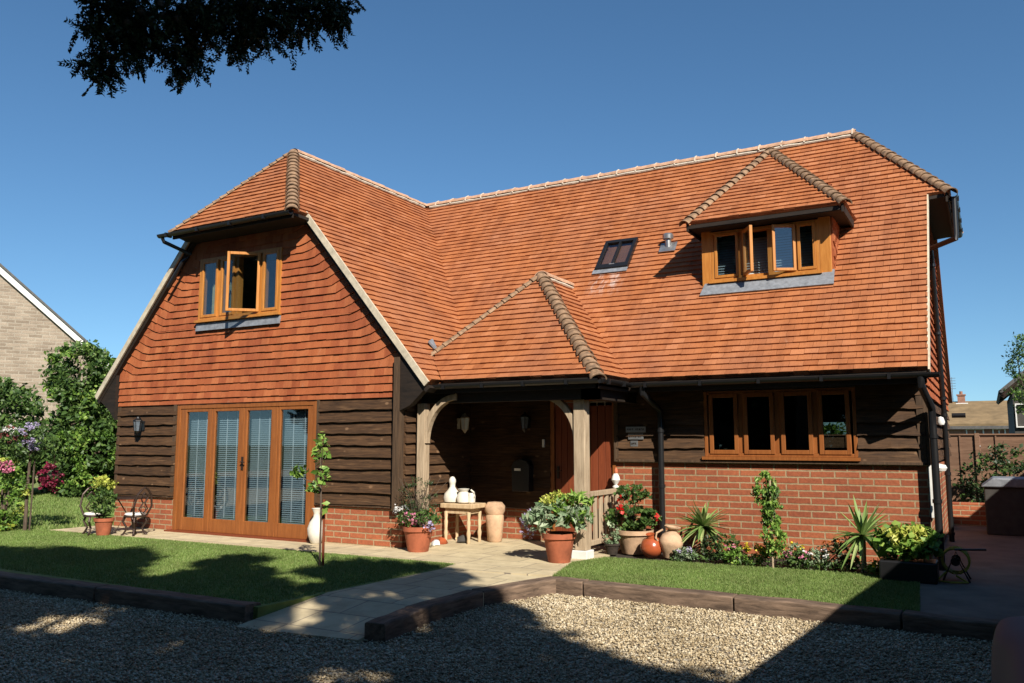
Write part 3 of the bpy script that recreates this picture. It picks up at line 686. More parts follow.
# ---- windows
def frame_rect(mb, x0, x1, z0, z1, y0, y1, t, tb=None):
    tb = tb or t
    mb.box((x0, y0, z0), (x0+t, y1, z1)); mb.box((x1-t, y0, z0), (x1, y1, z1)); mb.box((x0+t, y0, z0), (x1-t, y1, z0+tb)); mb.box((x0+t, y0, z1-t), (x1-t, y1, z1))
def slats(mb, x0, x1, z0, z1, y, pitch=.035, tilt=.5):
    n = int((z1-z0)/pitch); d = pitch*1.7
    for i in range(n):
        z = z0+pitch*i; dy, dz = d*.5*math.cos(tilt), d*.5*math.sin(tilt)
        mb.add([(x0, y-dy, z-dz), (x1, y-dy, z-dz), (x1, y+dy, z+dz), (x0, y+dy, z+dz)], [(0, 1, 2, 3)])
def sash(win, x0, x1, z0, z1, y, mat, t=.055, hinge=None, ang=0, gl='glass', blind=None):
    """a framed light; hinge 'L'/'R' with opening angle swings it outward (-y)"""
    mb = MB(); w = x1-x0; frame_rect(mb, 0, w, z0, z1, -.025, .025, t)
    g = MB(); g.box((t-.005, -.006, z0+t-.005), (w-t+.005, .006, z1-t+.005))
    rot = Matrix.Identity(4); loc = Vector((x0, y, 0))
    if hinge == 'L': rot = Matrix.Rotation(-ang, 4, 'Z')
    if hinge == 'R': rot = Matrix.Translation((w, 0, 0)) @ Matrix.Rotation(ang, 4, 'Z') @ Matrix.Translation((-w, 0, 0))
    T = Matrix.Translation(loc) @ rot
    for m_ in (mb, g): m_.v = [tuple(T @ Vector(v)) for v in m_.v]
    a = mb.build('sash', mat, win, bevel=.006)
    g.build('glass_pane', gl, win)
def window(x0, x1, z0, z1, y, lights, mat, t=.05, ft=.06, sill=True, label=None, gl='glass', blinds=True, dep=.10, proud=.04, mats=None):
    mb = MB(); frame_rect(mb, x0, x1, z0, z1, y-proud, y+dep, ft)
    for a, b in zip(lights, lights[1:]): mb.box((a[1]-.01, y-proud+.02, z0+ft), (b[0]+.01, y+dep, z1-ft))
    win = mb.build('window', mat, house, bevel=.005)
    if label: win['label'] = label
    for L in lights:
        a, b = L[0], L[1]; h, an = (L[2], L[3]) if len(L) > 2 else (None, 0)
        sash(win, a, b, z0+ft-.012, z1-ft+.012, y-proud+.012, mat, hinge=h, ang=an, t=t, gl=gl)
        if blinds:
            s = MB(); slats(s, a, b, z0+.07, z1-.08, y+dep+.05, .042, .75); s.build('blind', 'blind', win)
    if sill: mbs = MB(); mbs.box((x0-.03, y-proud-.06, z0-.045), (x1+.03, y+dep, z0)); mbs.build('sill', mat, win)
    return win
R_ = math.radians
w = window(*UPW[:2], UPW[2], UPW[3], WY-.03, [(-11.93, -11.50), (-11.42, -11.06), (-10.99, -10.42, 'R', R_(41)), (-10.34, -9.96)], 'orange_oak', label='gable window with one casement swung open', blinds=False)
mb = MB()
for i in range(30):
    x = -11.9+i*.02; mb.box((x, WY+.16+.03*math.sin(i*1.7), 3.9), (x+.019, WY+.18+.03*math.sin(i*1.7), 5.0))
mb.build('curtain', 'curtain', w)
mb = MB(); mb.prism([(UPW[0]-.02, WY-.075, UPW[2]-.06), (UPW[1]+.02, WY-.075, UPW[2]-.06), (UPW[1]+.02, WY-.10, UPW[2]-.20), (UPW[0]-.02, WY-.10, UPW[2]-.20)], (0, .03, 0))
mb.build('lead_apron', 'lead', house)
w = window(*MW, 0.0, [(-2.90, -2.47), (-2.39, -1.95), (-1.86, -1.42), (-1.34, -.92)], 'door_oak', t=.06, ft=.05, gl='glass_dark', blinds=False, label='long four light window under the eave')
# french doors
x0, x1, z0, z1 = DOOR
mb = MB(); frame_rect(mb, x0, x1, z0, z1, WY-.03, WY+.10, .09, .06)
fd = mb.build('french_doors', 'door_oak', house, bevel=.006)
mb = MB(); mb.box((x0-.05, WY-.16, -.07), (x1+.05, WY-.01, .015)); mb.build('door_sill', 'door_red', fd)
pan = [(-12.24, -11.67), (-11.47, -10.86), (-10.65, -10.06), (-9.84, -9.21)]; ed = [x0+.09, -11.54, -10.715, -9.905, x1-.09]
for i, (a, b) in enumerate(pan):
    mb = MB(); l, r = ed[i]+.004, ed[i+1]-.004
    mb.box((l, WY-.018, z0+.065), (a, WY+.05, z1-.09)); mb.box((b, WY-.018, z0+.065), (r, WY+.05, z1-.09)); mb.box((a, WY-.018, z0+.065), (b, WY+.05, .25)); mb.box((a, WY-.018, 2.17), (b, WY+.05, z1-.09))
    mb.build('door_leaf', 'door_oak', fd, bevel=.008)
    mb = MB(); mb.box((a, WY+.01, .25), (b, WY+.018, 2.17)); mb.build('glass_pane', 'glass', fd)
    mb = MB(); slats(mb, a-.03, b+.03, .22, 2.2, WY+.13, .036, .8); mb.build('blind', 'blind', fd)
    mb = MB()
    for f in (.3, .72): x = a+(b-a)*f; mb.box((x-.008, WY+.108, .26), (x+.008, WY+.112, 2.2))
    mb.build('blind_tape', 'cord', fd)
mb = MB(); mb.box((-10.75, WY-.03, 1.13), (-10.70, WY-.018, 1.36)); mb.tube([(-10.72, WY-.03, 1.27), (-10.72, WY-.075, 1.27), (-10.62, WY-.075, 1.265)], .011, 6)
mb.build('door_handle', 'iron', fd)
# dormer
DY, DX0, DX1, DZ0, DZT = .78, -3.18, -1.18, 4.06, 5.02
dm = MB()
dm.box((DX0, DY-.02, DZ0+.07), (DX0+.15, DY+.12, DZT+.05)); dm.box((DX1-.17, DY-.02, DZ0+.0), (DX1, DY+.12, DZT+.05))
dorm = buildsep(dm, 'dormer_post', 'orange_oak', house, bevel=.006)
w = window(DX0+.15, DX1-.17, 4.21, DZT, DY+.02, [(-2.97, -2.58), (-2.50, -2.12, 'L', R_(58)), (-2.06, -1.70, 'R', R_(28)), (-1.77+.10, -1.40)], 'orange_oak', t=.045, ft=.05, label='dormer window with two casements swung open', blinds=True)
mb = MB()  # cheeks (tile hung)
for X, d in ((DX1-.0, 1), (DX0, -1)):
    ydir = lambda z: YE+(z-ZE)/K
    o = (X+.012*d, 0, 0)
    ps = [(DY+.02, DZ0-.05), (ydir(DZT+.55), DZT+.55), (DY+.02, DZT+.55)]
    if d == 1: tiles(mb, (X+.02, 0, 0), (0, 1, 0), (0, 0, 1), [ps], gauge=.12, width=.16, thick=.022, seed=31, warp=lambda u, v: -(u-DY)*.9)
    mb.prism([(X, p[0], p[1]) for p in ps], (-.05*d, 0, 0))
mb.build('dormer_cheek', 'hung', house)
# dormer roof: hipped, ridge at DXC
DXC = -2.13; dz = 5.14; dxl, dxr, dyf = -3.33, -.92, .42
dza = 7.02; dya = 2.05
apx = Vector((-2.17, 1.80, 6.62))
mb = MB()
EL, ER = Vector((dxl, dyf, dz)), Vector((dxr, dyf, dz)); 
# solve apex on ray towards (770,151)
AP = Vector((-2.30, 2.1, 6.70))
vf = Vector((0, AP.y-dyf, AP.z-dz))
tiles(mb, (AP.x, dyf, dz), (1, 0, 0), vf, [[(dxl-AP.x, 0), (dxr-AP.x, 0), (0, vf.length)]], gauge=.12, seed=33, width=.17, thick=.022)
vr2 = Vector((AP.x-dxr, 0, AP.z-dz)); yb = lambda z: YE+(z-ZE)/K
tiles(mb, (dxr, 0, dz), (0, 1, 0), vr2, [[(dyf, 0), (yb(dz)+.02, 0), (yb(AP.z)+.02, vr2.length), (AP.y, vr2.length)]], gauge=.12, seed=34, width=.17, thick=.022)
vl2 = Vector((AP.x-dxl, 0, AP.z-dz))
tiles(mb, (dxl, 0, dz), (0, -1, 0), vl2, [[(-dyf, 0), (-yb(dz)-.02, 0), (-yb(AP.z)-.02, vl2.length), (-AP.y, vl2.length)]], gauge=.12, seed=35, width=.17, thick=.022)
mb.build('dormer_roof', 'roof', house)
for a, b in ((EL, AP), (ER, AP)): mb = MB(); caps(mb, a, b, .07, .115, .15, ov=.05, lift=.02); mb.build('bonnet_tiles', 'bonnet', house, smooth=True)
mb = MB(); caps(mb, AP, (AP.x, yb(AP.z)+.1, AP.z), .1, .11, .35, lift=.01); mb.build('ridge_tiles', 'bonnet', house, smooth=True)
mb = MB(); mb.prism([(dxl+.02, dyf+.02, dz-.10), (dxr-.02, dyf+.02, dz-.10), (dxr-.02, yb(dz-.1), dz-.10), (dxl+.02, yb(dz-.1), dz-.10)], (0, 0, .05)); mb.box((dxl+.02, dyf+.03, dz-.11), (dxr-.02, dyf+.05, dz-.04))
mb.box((dxr-.04, dyf, dz-.14), (dxr-.01, yb(dz-.14), dz-.02)); mb.box((dxl+.01, dyf, dz-.14), (dxl+.04, yb(dz-.14), dz-.02))
mb.box((DX0+.05, DY+.7, 4.3), (DX1-.05, DY+.75, 5.0))
buildsep(mb, 'dormer_soffit', 'black_wood', house)
def onroof(x, z, o=0): return Vector((x, YE+(z-ZE)/K, z))+nF*o
mb = MB(); a = [onroof(DX0+.0, 3.93, .05), onroof(DX1+.04, 3.93, .05), onroof(DX1+.03, 4.2, .05), onroof(DX0+.05, 4.2, .05)]; mb.prism(a, -nF*.02)
mb.build('lead_apron', 'lead', house)
# skylight
mb = MB()
def rf(x0, x1, z0, z1, o0, o1): return [onroof(x0, z0, o0), onroof(x1, z0, o0), onroof(x1, z1, o0), onroof(x0, z1, o0)]
for q in (rf(-5.29, -5.23, 4.68, 5.31, .02, 0), rf(-4.72, -4.66, 4.68, 5.31, .02, 0), rf(-5.23, -4.72, 4.68, 4.76, .02, 0), rf(-5.23, -4.72, 5.25, 5.31, .02, 0), rf(-4.99, -4.96, 4.76, 5.25, .03, 0)): mb.prism(q, nF*.07)
sk = mb.build('skylight', 'plastic', house)
mb = MB(); mb.prism(rf(-5.23, -4.72, 4.76, 5.25, .05, 0), nF*.01); mb.build('glass_pane', 'glass', sk)
mb = MB(); mb.prism(rf(-5.2, -4.75, 4.78, 5.22, -.25, 0), nF*.01); mb.build('skylight_shaft', 'dark', sk)  # near-black sheet standing in for the unlit space under the glass
mb = MB(); mb.prism(rf(-5.33, -4.66, 4.60, 4.69, .042, 0), nF*.012); mb.box(onroof(-5.03, 4.74, .08), onroof(-4.93, 4.75, .10)); mb.build('flashing', 'lead', sk)
# flue vent
vp = onroof(-4.02, 5.03); mb = MB(); mb.prism(rf(-4.16, -3.86, 4.93, 5.12, .04, 0), nF*.012)
mb.tube([vp, vp+Vector((0, 0, .20))], .055, 12); mb.lathe([(.06, .17), (.095, .18), (.10, .25), (.07, .28), (.0, .29)], vp, 14)
mb.build('flue_vent', 'steel', house, smooth=True)
# lead in porch valley
mb = MB(); mb.prism([onR(3.22, -1.28, .05), onR(3.28, -1.10, .05), onR(3.02, -1.22, .05)], nR*.03); mb.build('valley_lead', 'lead', house)
# gutters & pipes
def gutter(p, q, r=.06):
    mb = MB(); p, q = Vector(p), Vector(q); d = (q-p).normalized(); s = d.cross(Vector((0, 0, 1))).normalized(); n = 8; vs = []
    for c in (p, q):
        for t in range(n+1): th = math.pi+math.pi*t/n; vs.append(c+s*math.cos(th)*r+Vector((0, 0, math.sin(th)*r)))
        for t in range(n+1): th = 2*math.pi-math.pi*t/n; vs.append(c+s*math.cos(th)*(r-.006)+Vector((0, 0, math.sin(th)*(r-.006)+.002)))
    m = 2*(n+1); mb.add(vs, [(t, (t+1) % m, (t+1) % m+m, t+m) for t in range(m)]+[tuple(range(m))[::-1], tuple(range(m, 2*m))])
    k = int((q-p).length/.9)
    for i in range(k+1): c = p.lerp(q, (i+.3)/(k+1)); mb.beam(c-d*.02-Vector((0, 0, .03)), c+d*.02-Vector((0, 0, .03)), 2*r+.02, .075)
    # fascia behind
    return mb
gut = gutter((XW+bw-.05, PE-.05, ZE-.035), (PR+.05, PE-.05, ZE-.035), .065); gut.build('gutter', 'plastic', house)
gutter((PR+.05, PE-.0, ZE-.035), (PR+.05, YE-.05, ZE-.035), .06).build('gutter', 'plastic', house)
gutter((PR+.05, YE-.06, ZE-.035), (XV+.13, YE-.06, ZE-.035), .065).build('gutter', 'plastic', house)
gutter((XW-hh-.3, -2.47, 5.46), (XW+hh+.02, -2.47, 5.46), .06).build('gutter', 'plastic', house)
gutter((.48, hy0-.02, ZH-.05), (.48, 2*YR-hy0, ZH-.05), .06).build('gutter', 'plastic', house)
mb = MB(); mb.box((PL+.6, PE+.0, ZE-.16), (PR, PE+.03, ZE+.0)); mb.box((PR-.03, PE, ZE-.16), (PR, YE, ZE)); mb.box((PR, YE, ZE-.16), (XV-.02, YE+.03, ZE-.0)); mb.box((XW-hh, -2.41, 5.36), (XW+hh, -2.38, 5.49)); mb.box((.37, hy0, ZH-.16), (.40, 2*YR-hy0, ZH-.02))
buildsep(mb, 'fascia', 'black_wood', house)
def pipe(pts, r=.038, name='downpipe'):
    mb = MB(); mb.tube(pts, r, 10)
    for p, q in zip(pts, pts[1:]):
        p, q = Vector(p), Vector(q)
        if abs((q-p).z) > 1:
            for f in (.06, .5, .94): c = p.lerp(q, f); mb.tube([c-Vector((0, 0, .025)), c+Vector((0, 0, .025))], r*1.25, 10)
    return mb.build(name, 'plastic', house, smooth=True)
pipe([(-3.72, YE-.06, 2.45), (-3.72, YE-.06, 2.34), (-3.64, -.12, 2.10), (-3.64, -.12, 1.9), (-3.64, -.12, .0)], .046)
pipe([(.02, YE-.06, 2.44), (.02, YE-.06, 2.33), (.10, -.14, 2.05), (.10, -.14, 1.8), (.10, -.14, -.1)], .048)
pipe([(XW-hh-.22, -2.47, 5.42), (XW-hh-.20, -2.44, 5.33), (XW-hh+.02, -2.0, 5.15), (XW-hh-.08, -2.1, 5.0), (XW-hh-.45, -2.1, 4.55)], .036)
pipe([(.48, hy0+.05, ZH-.09), (.48, hy0+.03, 4.83), (.48, hy0+.0, 4.76), (.10, hy0+.3, 4.70), (.10, hy0+.4, 4.6), (.10, 3.42, 2.2), (.10, 3.42, -.02)], .042)
pipe([(.10, 6.93, 2.16), (.35, 6.93, 2.16)], .05, 'gutter_end')
# porch structure
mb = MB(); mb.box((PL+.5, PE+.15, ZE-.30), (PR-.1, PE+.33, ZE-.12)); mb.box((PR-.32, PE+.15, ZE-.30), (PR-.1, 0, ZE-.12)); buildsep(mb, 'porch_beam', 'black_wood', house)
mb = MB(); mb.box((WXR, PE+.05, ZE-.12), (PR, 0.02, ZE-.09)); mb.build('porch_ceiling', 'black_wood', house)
mb = MB(); mb.box((-4.44, -1.54, .10), (-4.265, -1.36, ZE-.3)); mb.build('porch_post', 'raw_oak', house, bevel=.01)
mb = MB(); mb.box((-4.475, -1.575, -.02), (-4.23, -1.33, .10)); mb.build('post_base', 'white', house, bevel=.01)
mb = MB(); mb.box((-7.09, -1.70, -.02), (-6.945, -1.55, ZE-.3)); mb.build('porch_post', 'raw_oak', house, bevel=.01)
def arc(x0, z0, x1, z1, y, w, t, name='brace'):
    mb = MB(); n = 12; vs = []
    for i in range(n+1):
        a = math.pi/2*i/n; cx, cz = x1, z0
        X = cx-(x1-x0)*math.cos(a); Z = cz+(z1-z0)*math.sin(a)
        d = Vector((-(x1-x0)*math.sin(a)*-1, 0, (z1-z0)*math.cos(a))).normalized(); nn = Vector((d.z, 0, -d.x))*(1 if x1 > x0 else -1)
        for s, yy in ((0, y-w/2), (1, y-w/2), (1, y+w/2), (0, y+w/2)): p = Vector((X, yy, Z))-nn*t*s; vs.append(p)
    mb.add(vs, [(i*4+j, i*4+(j+1)%4, (i+1)*4+(j+1)%4, (i+1)*4+j) for i in range(n) for j in range(4)]+[(0, 1, 2, 3), (n*4+3, n*4+2, n*4+1, n*4)])
    mb.build('porch_brace', 'raw_oak', house, bevel=.006)
arc(-6.92, 1.60, -6.38, 2.26, -1.63, .11, .09); arc(-4.46, 1.62, -5.05, 2.26, -1.45, .11, .09)
mb = MB(); mb.beam((-4.37, -1.33, .86), (-4.39, -.03, .86), .09, .07); mb.beam((-4.37, -1.33, .16), (-4.39, -.03, .16), .07, .07); 
rail = mb.build('railing', 'raw_oak', house, bevel=.006)
for i in range(6):
    y = -1.17+.21*i; mb = MB(); mb.box((-4.40, y-.03, .19), (-4.36, y+.055, .83)); mb.build('baluster', 'raw_oak', rail, bevel=.004)
# front door
mb = MB(); frame_rect(mb, FD[0], FD[1]+.0, FD[2], FD[3]+.14, -.0, .12, .07); mb.box((-4.96, .0, .05), (-4.90, .12, 2.27))
fdo = mb.build('front_door_frame', 'door_oak', house)
mb = MB()
for i in range(5): a = -5.52+.112*i; mb.box((a, .03, .05), (a+.108, .08, 2.26))
d = mb.build('front_door', 'door_red', fdo, bevel=.006)
mb = MB()
for i in range(3): a = -4.89+.134*i; mb.box((a, .035, .05), (a+.128, .08, 2.26))
mb.build('side_panel', 'door_red', fdo, bevel=.006)
mb = MB(); mb.box((-5.49, .005, 1.02), (-5.45, .03, 1.22)); mb.tube([(-5.47, .02, 1.15), (-5.47, -.04, 1.15), (-5.38, -.04, 1.15)], .01, 6); mb.build('door_handle', 'iron', fdo)
# lanterns
def lantern(p, out, metal, label):
    p = Vector(p); o = Vector(out); c = p+o*.14; mb = MB()
    mb.beam(p-Vector((0, 0, .09))+o*.012, p+Vector((0, 0, .09))+o*.012, .07, .02, out); mb.tube([p+o*.01+Vector((0, 0, .03)), p+o*.09+Vector((0, 0, .15)), c+Vector((0, 0, .17))], .009, 6)
    mb.lathe([(.0, .18), (.02, .165), (.03, .14), (.085, .10), (.088, .09), (.0, .09)], c, 6); mb.lathe([(.0, -.17), (.018, -.15), (.05, -.11), (.055, -.10), (.0, -.10)], c, 6)
    for k in range(6):
        t = 2*math.pi*k/6; a = Vector((math.cos(t), math.sin(t), 0)); mb.tube([c+a*.055-Vector((0, 0, .105)), c+a*.08+Vector((0, 0, .095))], .006, 5)
    L = mb.build('wall_lantern', metal, house); L['label'] = label
    g = MB(); g.lathe([(.048, -.1), (.073, .09)], c, 6); g.build('lantern_glass', 'lampdark' if metal != 'cream' else 'glasslamp', L)
lantern((-13.42, WY-.045, 1.93), (0, -1, 0), 'plastic', 'black lantern on boards beside the french doors')
lantern((WXR+.045, -.41, 1.93), (1, 0, 0), 'cream', 'cream lantern on porch side wall')
lantern((-6.00, -.02, 1.94), (0, -1, 0), 'plastic', 'black and glass lantern on porch back wall')
# letter box, bell, plaques
mb = MB(); pr = [(-.16, .0), (.16, .0), (.17, .42), (.13, .50), (0, .54), (-.13, .50), (-.17, .42)]; mb.prism([(-6.08+x, -.17, .80+z) for x, z in pr], (0, .16, 0))
lb = mb.build('letter_box', 'plastic', house, bevel=.008); mb = MB(); mb.box((-6.19, -.175, 1.14), (-6.07, -.171, 1.18)); mb.build('name_slip', 'white', lb)
mb = MB(); mb.box((-5.73, -.05, 1.53), (-5.69, -.02, 1.66)); mb.build('door_bell', 'white', house, bevel=.004)
mb = MB(); sg = None
for (x, z, wd) in ((-4.07, 1.81, .33), (-4.07, 1.70, .25), (-4.10, 1.59, .12)):
    mb = MB(); mb.box((x-wd/2, -.058, z-.045), (x+wd/2, -.04, z+.045)); pl = mb.build('plaque', M['lead'] if False else 'steel', house, bevel=.003)
    pl['label'] = 'small grey plaque of the three by the front door'
    m2 = MB(); n = int(wd/.03)-1
    for i in range(n):
        if i in (4,) and n > 6: continue
        xx = x-wd/2+.02+i*(wd-.04)/n; hgt = random.uniform(.018, .026); m2.box((xx, -.0605, z-hgt/1.5), (xx+.006, -.058, z+hgt/1.5)); m2.box((xx, -.0605, z+random.uniform(-.015, .01)), (xx+.017, -.058, z+.016))
    m2.build('lettering', 'iron', pl)
# meter box, side lamp
mb = MB(); mb.box((.004, .0, .62), (.07, .40, 1.30)); mb.build('meter_box', 'white', house, bevel=.01)
mb = MB(); mb.lathe([(.0, -.05), (.08, -.04), (.10, 0), (.08, .04), (0, .06)], (.11, .6, 1.26), 16); mb.build('side_lamp', 'white', house, smooth=True)
mb = MB(); mb.lathe([(.0, -.05), (.045, -.04), (.06, 0), (.04, .07), (0, .09)], (.10, 2.1, 1.92), 12); mb.build('security_lamp', 'white', house, smooth=True)
#PART2
# ------------------------------------------------------------------ potted plants and ornaments
def pot(name, x, y, label, r=.22, h=.36, mat='terracotta', cat='potted plant', group=None):
    e = empty(name, (x, y, -.01), label, cat, group)
    mb = MB(); mb.lathe([(r*.66, 0), (r*.68, .01), (r*.9, h*.72), (r*.94, h*.8), (r*1.04, h*.82), (r*1.06, h), (r*.94, h), (r*.90, h*.9), (.0, h*.9)], (x, y, -.01), 28)
    mb.build('pot', mat, e, smooth=True)
    mb = MB(); mb.lathe([(0, h*.9), (r*.9, h*.9), (0, h*.95)], (x, y, -.01), 14); mb.build('soil', 'soil', e)
    return e
def stems(mb, c, n, h, spread, r=.004):
    for i in range(n):
        a = random.uniform(0, 6.28); d = random.uniform(.3, 1)*spread
        mb.tube([c, (c[0]+math.cos(a)*d*.4, c[1]+math.sin(a)*d*.4, c[2]+h*.6), (c[0]+math.cos(a)*d, c[1]+math.sin(a)*d, c[2]+h*random.uniform(.8, 1.1))], [r*1.4, r, r*.6], 5)
    return mb
def blossoms(name, P, size, mat, parent, **k):
    P = np.repeat(np.asarray(P), 7, 0)+rng.normal(size=(len(P)*7, 3))*size*.35
    return leafcloud(name, P, size*.8, mat, parent, asp=.9, up=.6, **k)
# left terracotta pot with airy dark shrub, white and pink flowers
p = pot('flower_pot', -6.80, -2.02, 'terracotta pot of white and pink flowers by the left porch post', .23, .37)
c = (-6.80, -2.02)
stems(MB(), (c[0], c[1], .3), 26, .72, .42).build('stem', 'bark', p)
leafcloud('foliage', np.vstack([clumps(70, 16, (c[0]+.0, c[1], .78), (.34, .26, .34), .07), ]), .035, 'leafdark', p, asp=.3)
leafcloud('foliage', clumps(60, 14, (c[0]+.0, c[1]-.02, .48), (.34, .26, .14), .07), .05, 'leaf', p)
blossoms('white_flower', ellip(9, (c[0]-.2, c[1]-.15, .62), (.14, .1, .12)), .05, 'fl_white', p)
blossoms('pink_flower', ellip(12, (c[0]-.05, c[1]-.2, .50), (.18, .08, .10)), .05, 'fl_pink', p)
blossoms('violet_flower', ellip(9, (c[0]+.30, c[1]-.12, .40), (.08, .08, .10)), .045, 'fl_lilac', p)
# right terracotta pot with variegated hosta like foliage
p = pot('flower_pot', -4.46, -1.98, 'large terracotta pot of silver green foliage by the right porch post', .225, .39)
c = (-4.46, -1.98)
leafcloud('foliage', clumps(60, 12, (c[0], c[1]-.02, .58), (.46, .30, .20), .08), .12, 'leafsilver', p, asp=.35, droop=.5)
leafcloud('foliage', clumps(45, 14, (c[0]-.06, c[1]+.05, .80), (.26, .2, .12), .06), .05, 'leafyellow', p)
leafcloud('foliage', clumps(50, 12, (c[0]+.22, c[1]+.0, .72), (.28, .22, .2), .08), .11, 'leafbright', p, asp=.3, droop=.4)
blossoms('lilac_flower', ellip(34, (c[0]-.46, c[1]-.02, .48), (.12, .16, .2)), .035, 'fl_lilac', p)
# geranium urn group beside the railing
p = pot('flower_pot', -3.90, -.62, 'wide pale stone pot of red geraniums beside the oak railing', .27, .34, 'terracotta_pale')
c = (-3.90, -.62)
leafcloud('foliage', clumps(70, 14, (c[0]-.02, c[1], .50), (.40, .26, .16), .07), .065, 'leaf', p, asp=.8)
leafcloud('foliage', clumps(40, 14, (c[0]-.06, c[1]+.1, .86), (.24, .18, .15), .06), .055, 'leaf', p, asp=.7)
stems(MB(), (c[0]-.05, c[1]+.1, .3), 8, .55, .15).build('stem', 'bark', p)
blossoms('red_flower', np.array([(c[0]-.13, c[1]-.25, .64), (c[0]-.09, c[1]-.27, .62), (c[0]-.12, c[1]-.26, .67), (c[0]+.40, c[1]-.1, .55), (c[0]+.37, c[1]-.1, .52), (c[0]-.2, c[1]-.1, .8)]), .06, 'fl_red', p)
p = pot('flower_pot', -4.14, -.90, 'small dark pot of trailing silver green leaves against the railing foot', .11, .16, 'soil')
leafcloud('foliage', clumps(18, 14, (-4.14, -.90, .26), (.11, .11, .15), .05), .045, 'leafsilver', p, asp=.6)
# round red jug and amphora
mb = MB(); T = Matrix.Rotation(R_(18), 3, 'X'); mb.lathe([(.05, -.13), (.12, -.10), (.165, -.02), (.165, .03), (.12, .11), (.055, .145), (.05, .19), (.062, .20), (.045, .20), (.0, .17)], (-3.52, -.92, .13), 24, T)
o = mb.build('round_jug', 'glazered', smooth=True); o['label'] = 'round glossy red brown jug standing on grass between two pale pots'; o['category'] = 'jug'
e = empty('amphora', (-3.28, -.88, -.01), 'pale terracotta amphora leaning beside the round red jug', 'amphora')
mb = MB(); T = Matrix.Rotation(R_(8), 3, 'Y'); mb.lathe([(.08, 0), (.10, .05), (.165, .18), (.17, .23), (.13, .31), (.07, .36), (.06, .39), (.11, .42), (.115, .435), (.08, .435), (.06, .40), (0, .38)], (-3.28, -.88, 0), 26, T)
mb.build('amphora_body', 'terracotta_pale', e, smooth=True)
mb = MB(); mb.tube([(-3.34, -.95, .39), (-3.42, -.99, .34), (-3.43, -1.0, .27), (-3.41, -.98, .23)], .014, 7); mb.build('handle', 'terracotta_pale', e, smooth=True)
# white vase by the french doors
mb = MB(); mb.lathe([(.07, 0), (.085, .01), (.135, .14), (.145, .24), (.11, .34), (.055, .42), (.048, .48), (.08, .55), (.085, .56), (.06, .55), (0, .5)], (-8.80, -2.06, -.01), 24)
o = mb.build('vase', 'whiteglaze', smooth=True); o['label'] = 'tall cream white vase on paving right of the french doors'; o['category'] = 'vase'
# porch table with white pots
e = empty('side_table', (-6.87, -.72, -.01), 'rustic pale oak table with turned legs in the porch', 'table')
mb = MB(); mb.box((-7.15, -.95, .545), (-6.54, -.50, .62)); mb.build('tabletop', 'pale_oak', e, bevel=.012)
mb = MB(); mb.box((-7.08, -.90, .46), (-6.62, -.55, .545)); mb.build('apron', 'pale_oak', e)
for lx, ly in ((-7.07, -.89), (-6.63, -.89), (-7.07, -.56), (-6.63, -.56)):
    mb = MB(); mb.lathe([(.022, 0), (.03, .03), (.024, .08), (.036, .16), (.024, .22), (.034, .34), (.024, .38), (.034, .46), (.034, .50)], (lx, ly, -.01), 10); mb.build('leg', 'pale_oak', e, smooth=True)
def tag(o, label, cat, group=None):
    o['label'] = label; o['category'] = cat
    if group: o['group'] = group
    return o
mb = MB(); mb.lathe([(.09, 0), (.14, .02), (.15, .08), (.13, .15), (.075, .21), (.045, .26), (.05, .31), (.06, .34), (.055, .38), (.03, .42), (0, .43)], (-7.05, -.74, .62), 22)
tag(mb.build('flask', 'whiteglaze', smooth=True), 'tall white flask with narrow neck on the porch table', 'flask')
mb = MB(); mb.lathe([(.06, 0), (.11, .02), (.12, .10), (.09, .16), (.065, .19), (.09, .22), (.095, .235), (.05, .24), (0, .24)], (-6.80, -.78, .62), 22)
tag(mb.build('jar', 'whiteglaze', smooth=True), 'squat white jar with wide lid on the porch table', 'jar')
mb = MB(); mb.tube([(-6.66, -.78, .66), (-6.60, -.78, .72), (-6.60, -.78, .80), (-6.66, -.78, .84)], .014, 7); mb.lathe([(.04, 0), (.06, .02), (.065, .12), (.05, .17), (0, .17)], (-6.66, -.76, .62), 16)
tag(mb.build('small_jug', 'whiteglaze', smooth=True), 'small white handled jug beside the squat white jar', 'jug')
mb = MB(); mb.lathe([(.10, 0), (.12, .02), (.15, .35), (.15, .42), (.14, .44), (.17, .50), (.17, .58), (.12, .64), (0, .65)], (-6.42, -.42, -.01), 22)
tag(mb.build('tall_vase', 'terracotta_pale', smooth=True), 'tall pale clay urn standing behind the porch table', 'urn')
def rock(name, c, s, mat, label):
    mb = MB(); mb.lathe([(s*.6, 0), (s, s*.35), (s*.85, s*.9), (s*.4, s*1.25), (0, s*1.3)], c, 9); mb.v = [tuple(Vector(v)+Vector([random.uniform(-.12, .12)*s for _ in range(3)])) for v in mb.v]
    return tag(mb.build(name, mat, smooth=True), label, 'stone')
rock('stone', (-6.95, -1.35, -.02), .08, 'white', 'small white stone on paving near the left porch post')
rock('stone', (-6.80, -.80, -.02), .10, 'dark_panel', 'dark grey stone under the porch table')
rock('stone', (-7.0, -1.1, -.02), .09, 'glazered', 'red brown stone between flower pot and porch table')
# cockerel ornament on the rail end
e = empty('bird_ornament', (-4.39, -.12, .895), 'small white bird ornament with orange head on the railing end', 'ornament')
mb = MB(); mb.lathe([(0, 0), (.05, .005), (.055, .03), (.02, .05), (.045, .09), (.07, .13), (.055, .19), (.03, .23), (0, .24)], (-4.39, -.12, .895), 14); mb.build('body', 'white', e, smooth=True)
mb = MB(); mb.lathe([(0, .22), (.028, .24), (.03, .28), (.012, .32), (0, .33)], (-4.38, -.13, .895), 10); mb.build('head', 'terracotta', e, smooth=True)
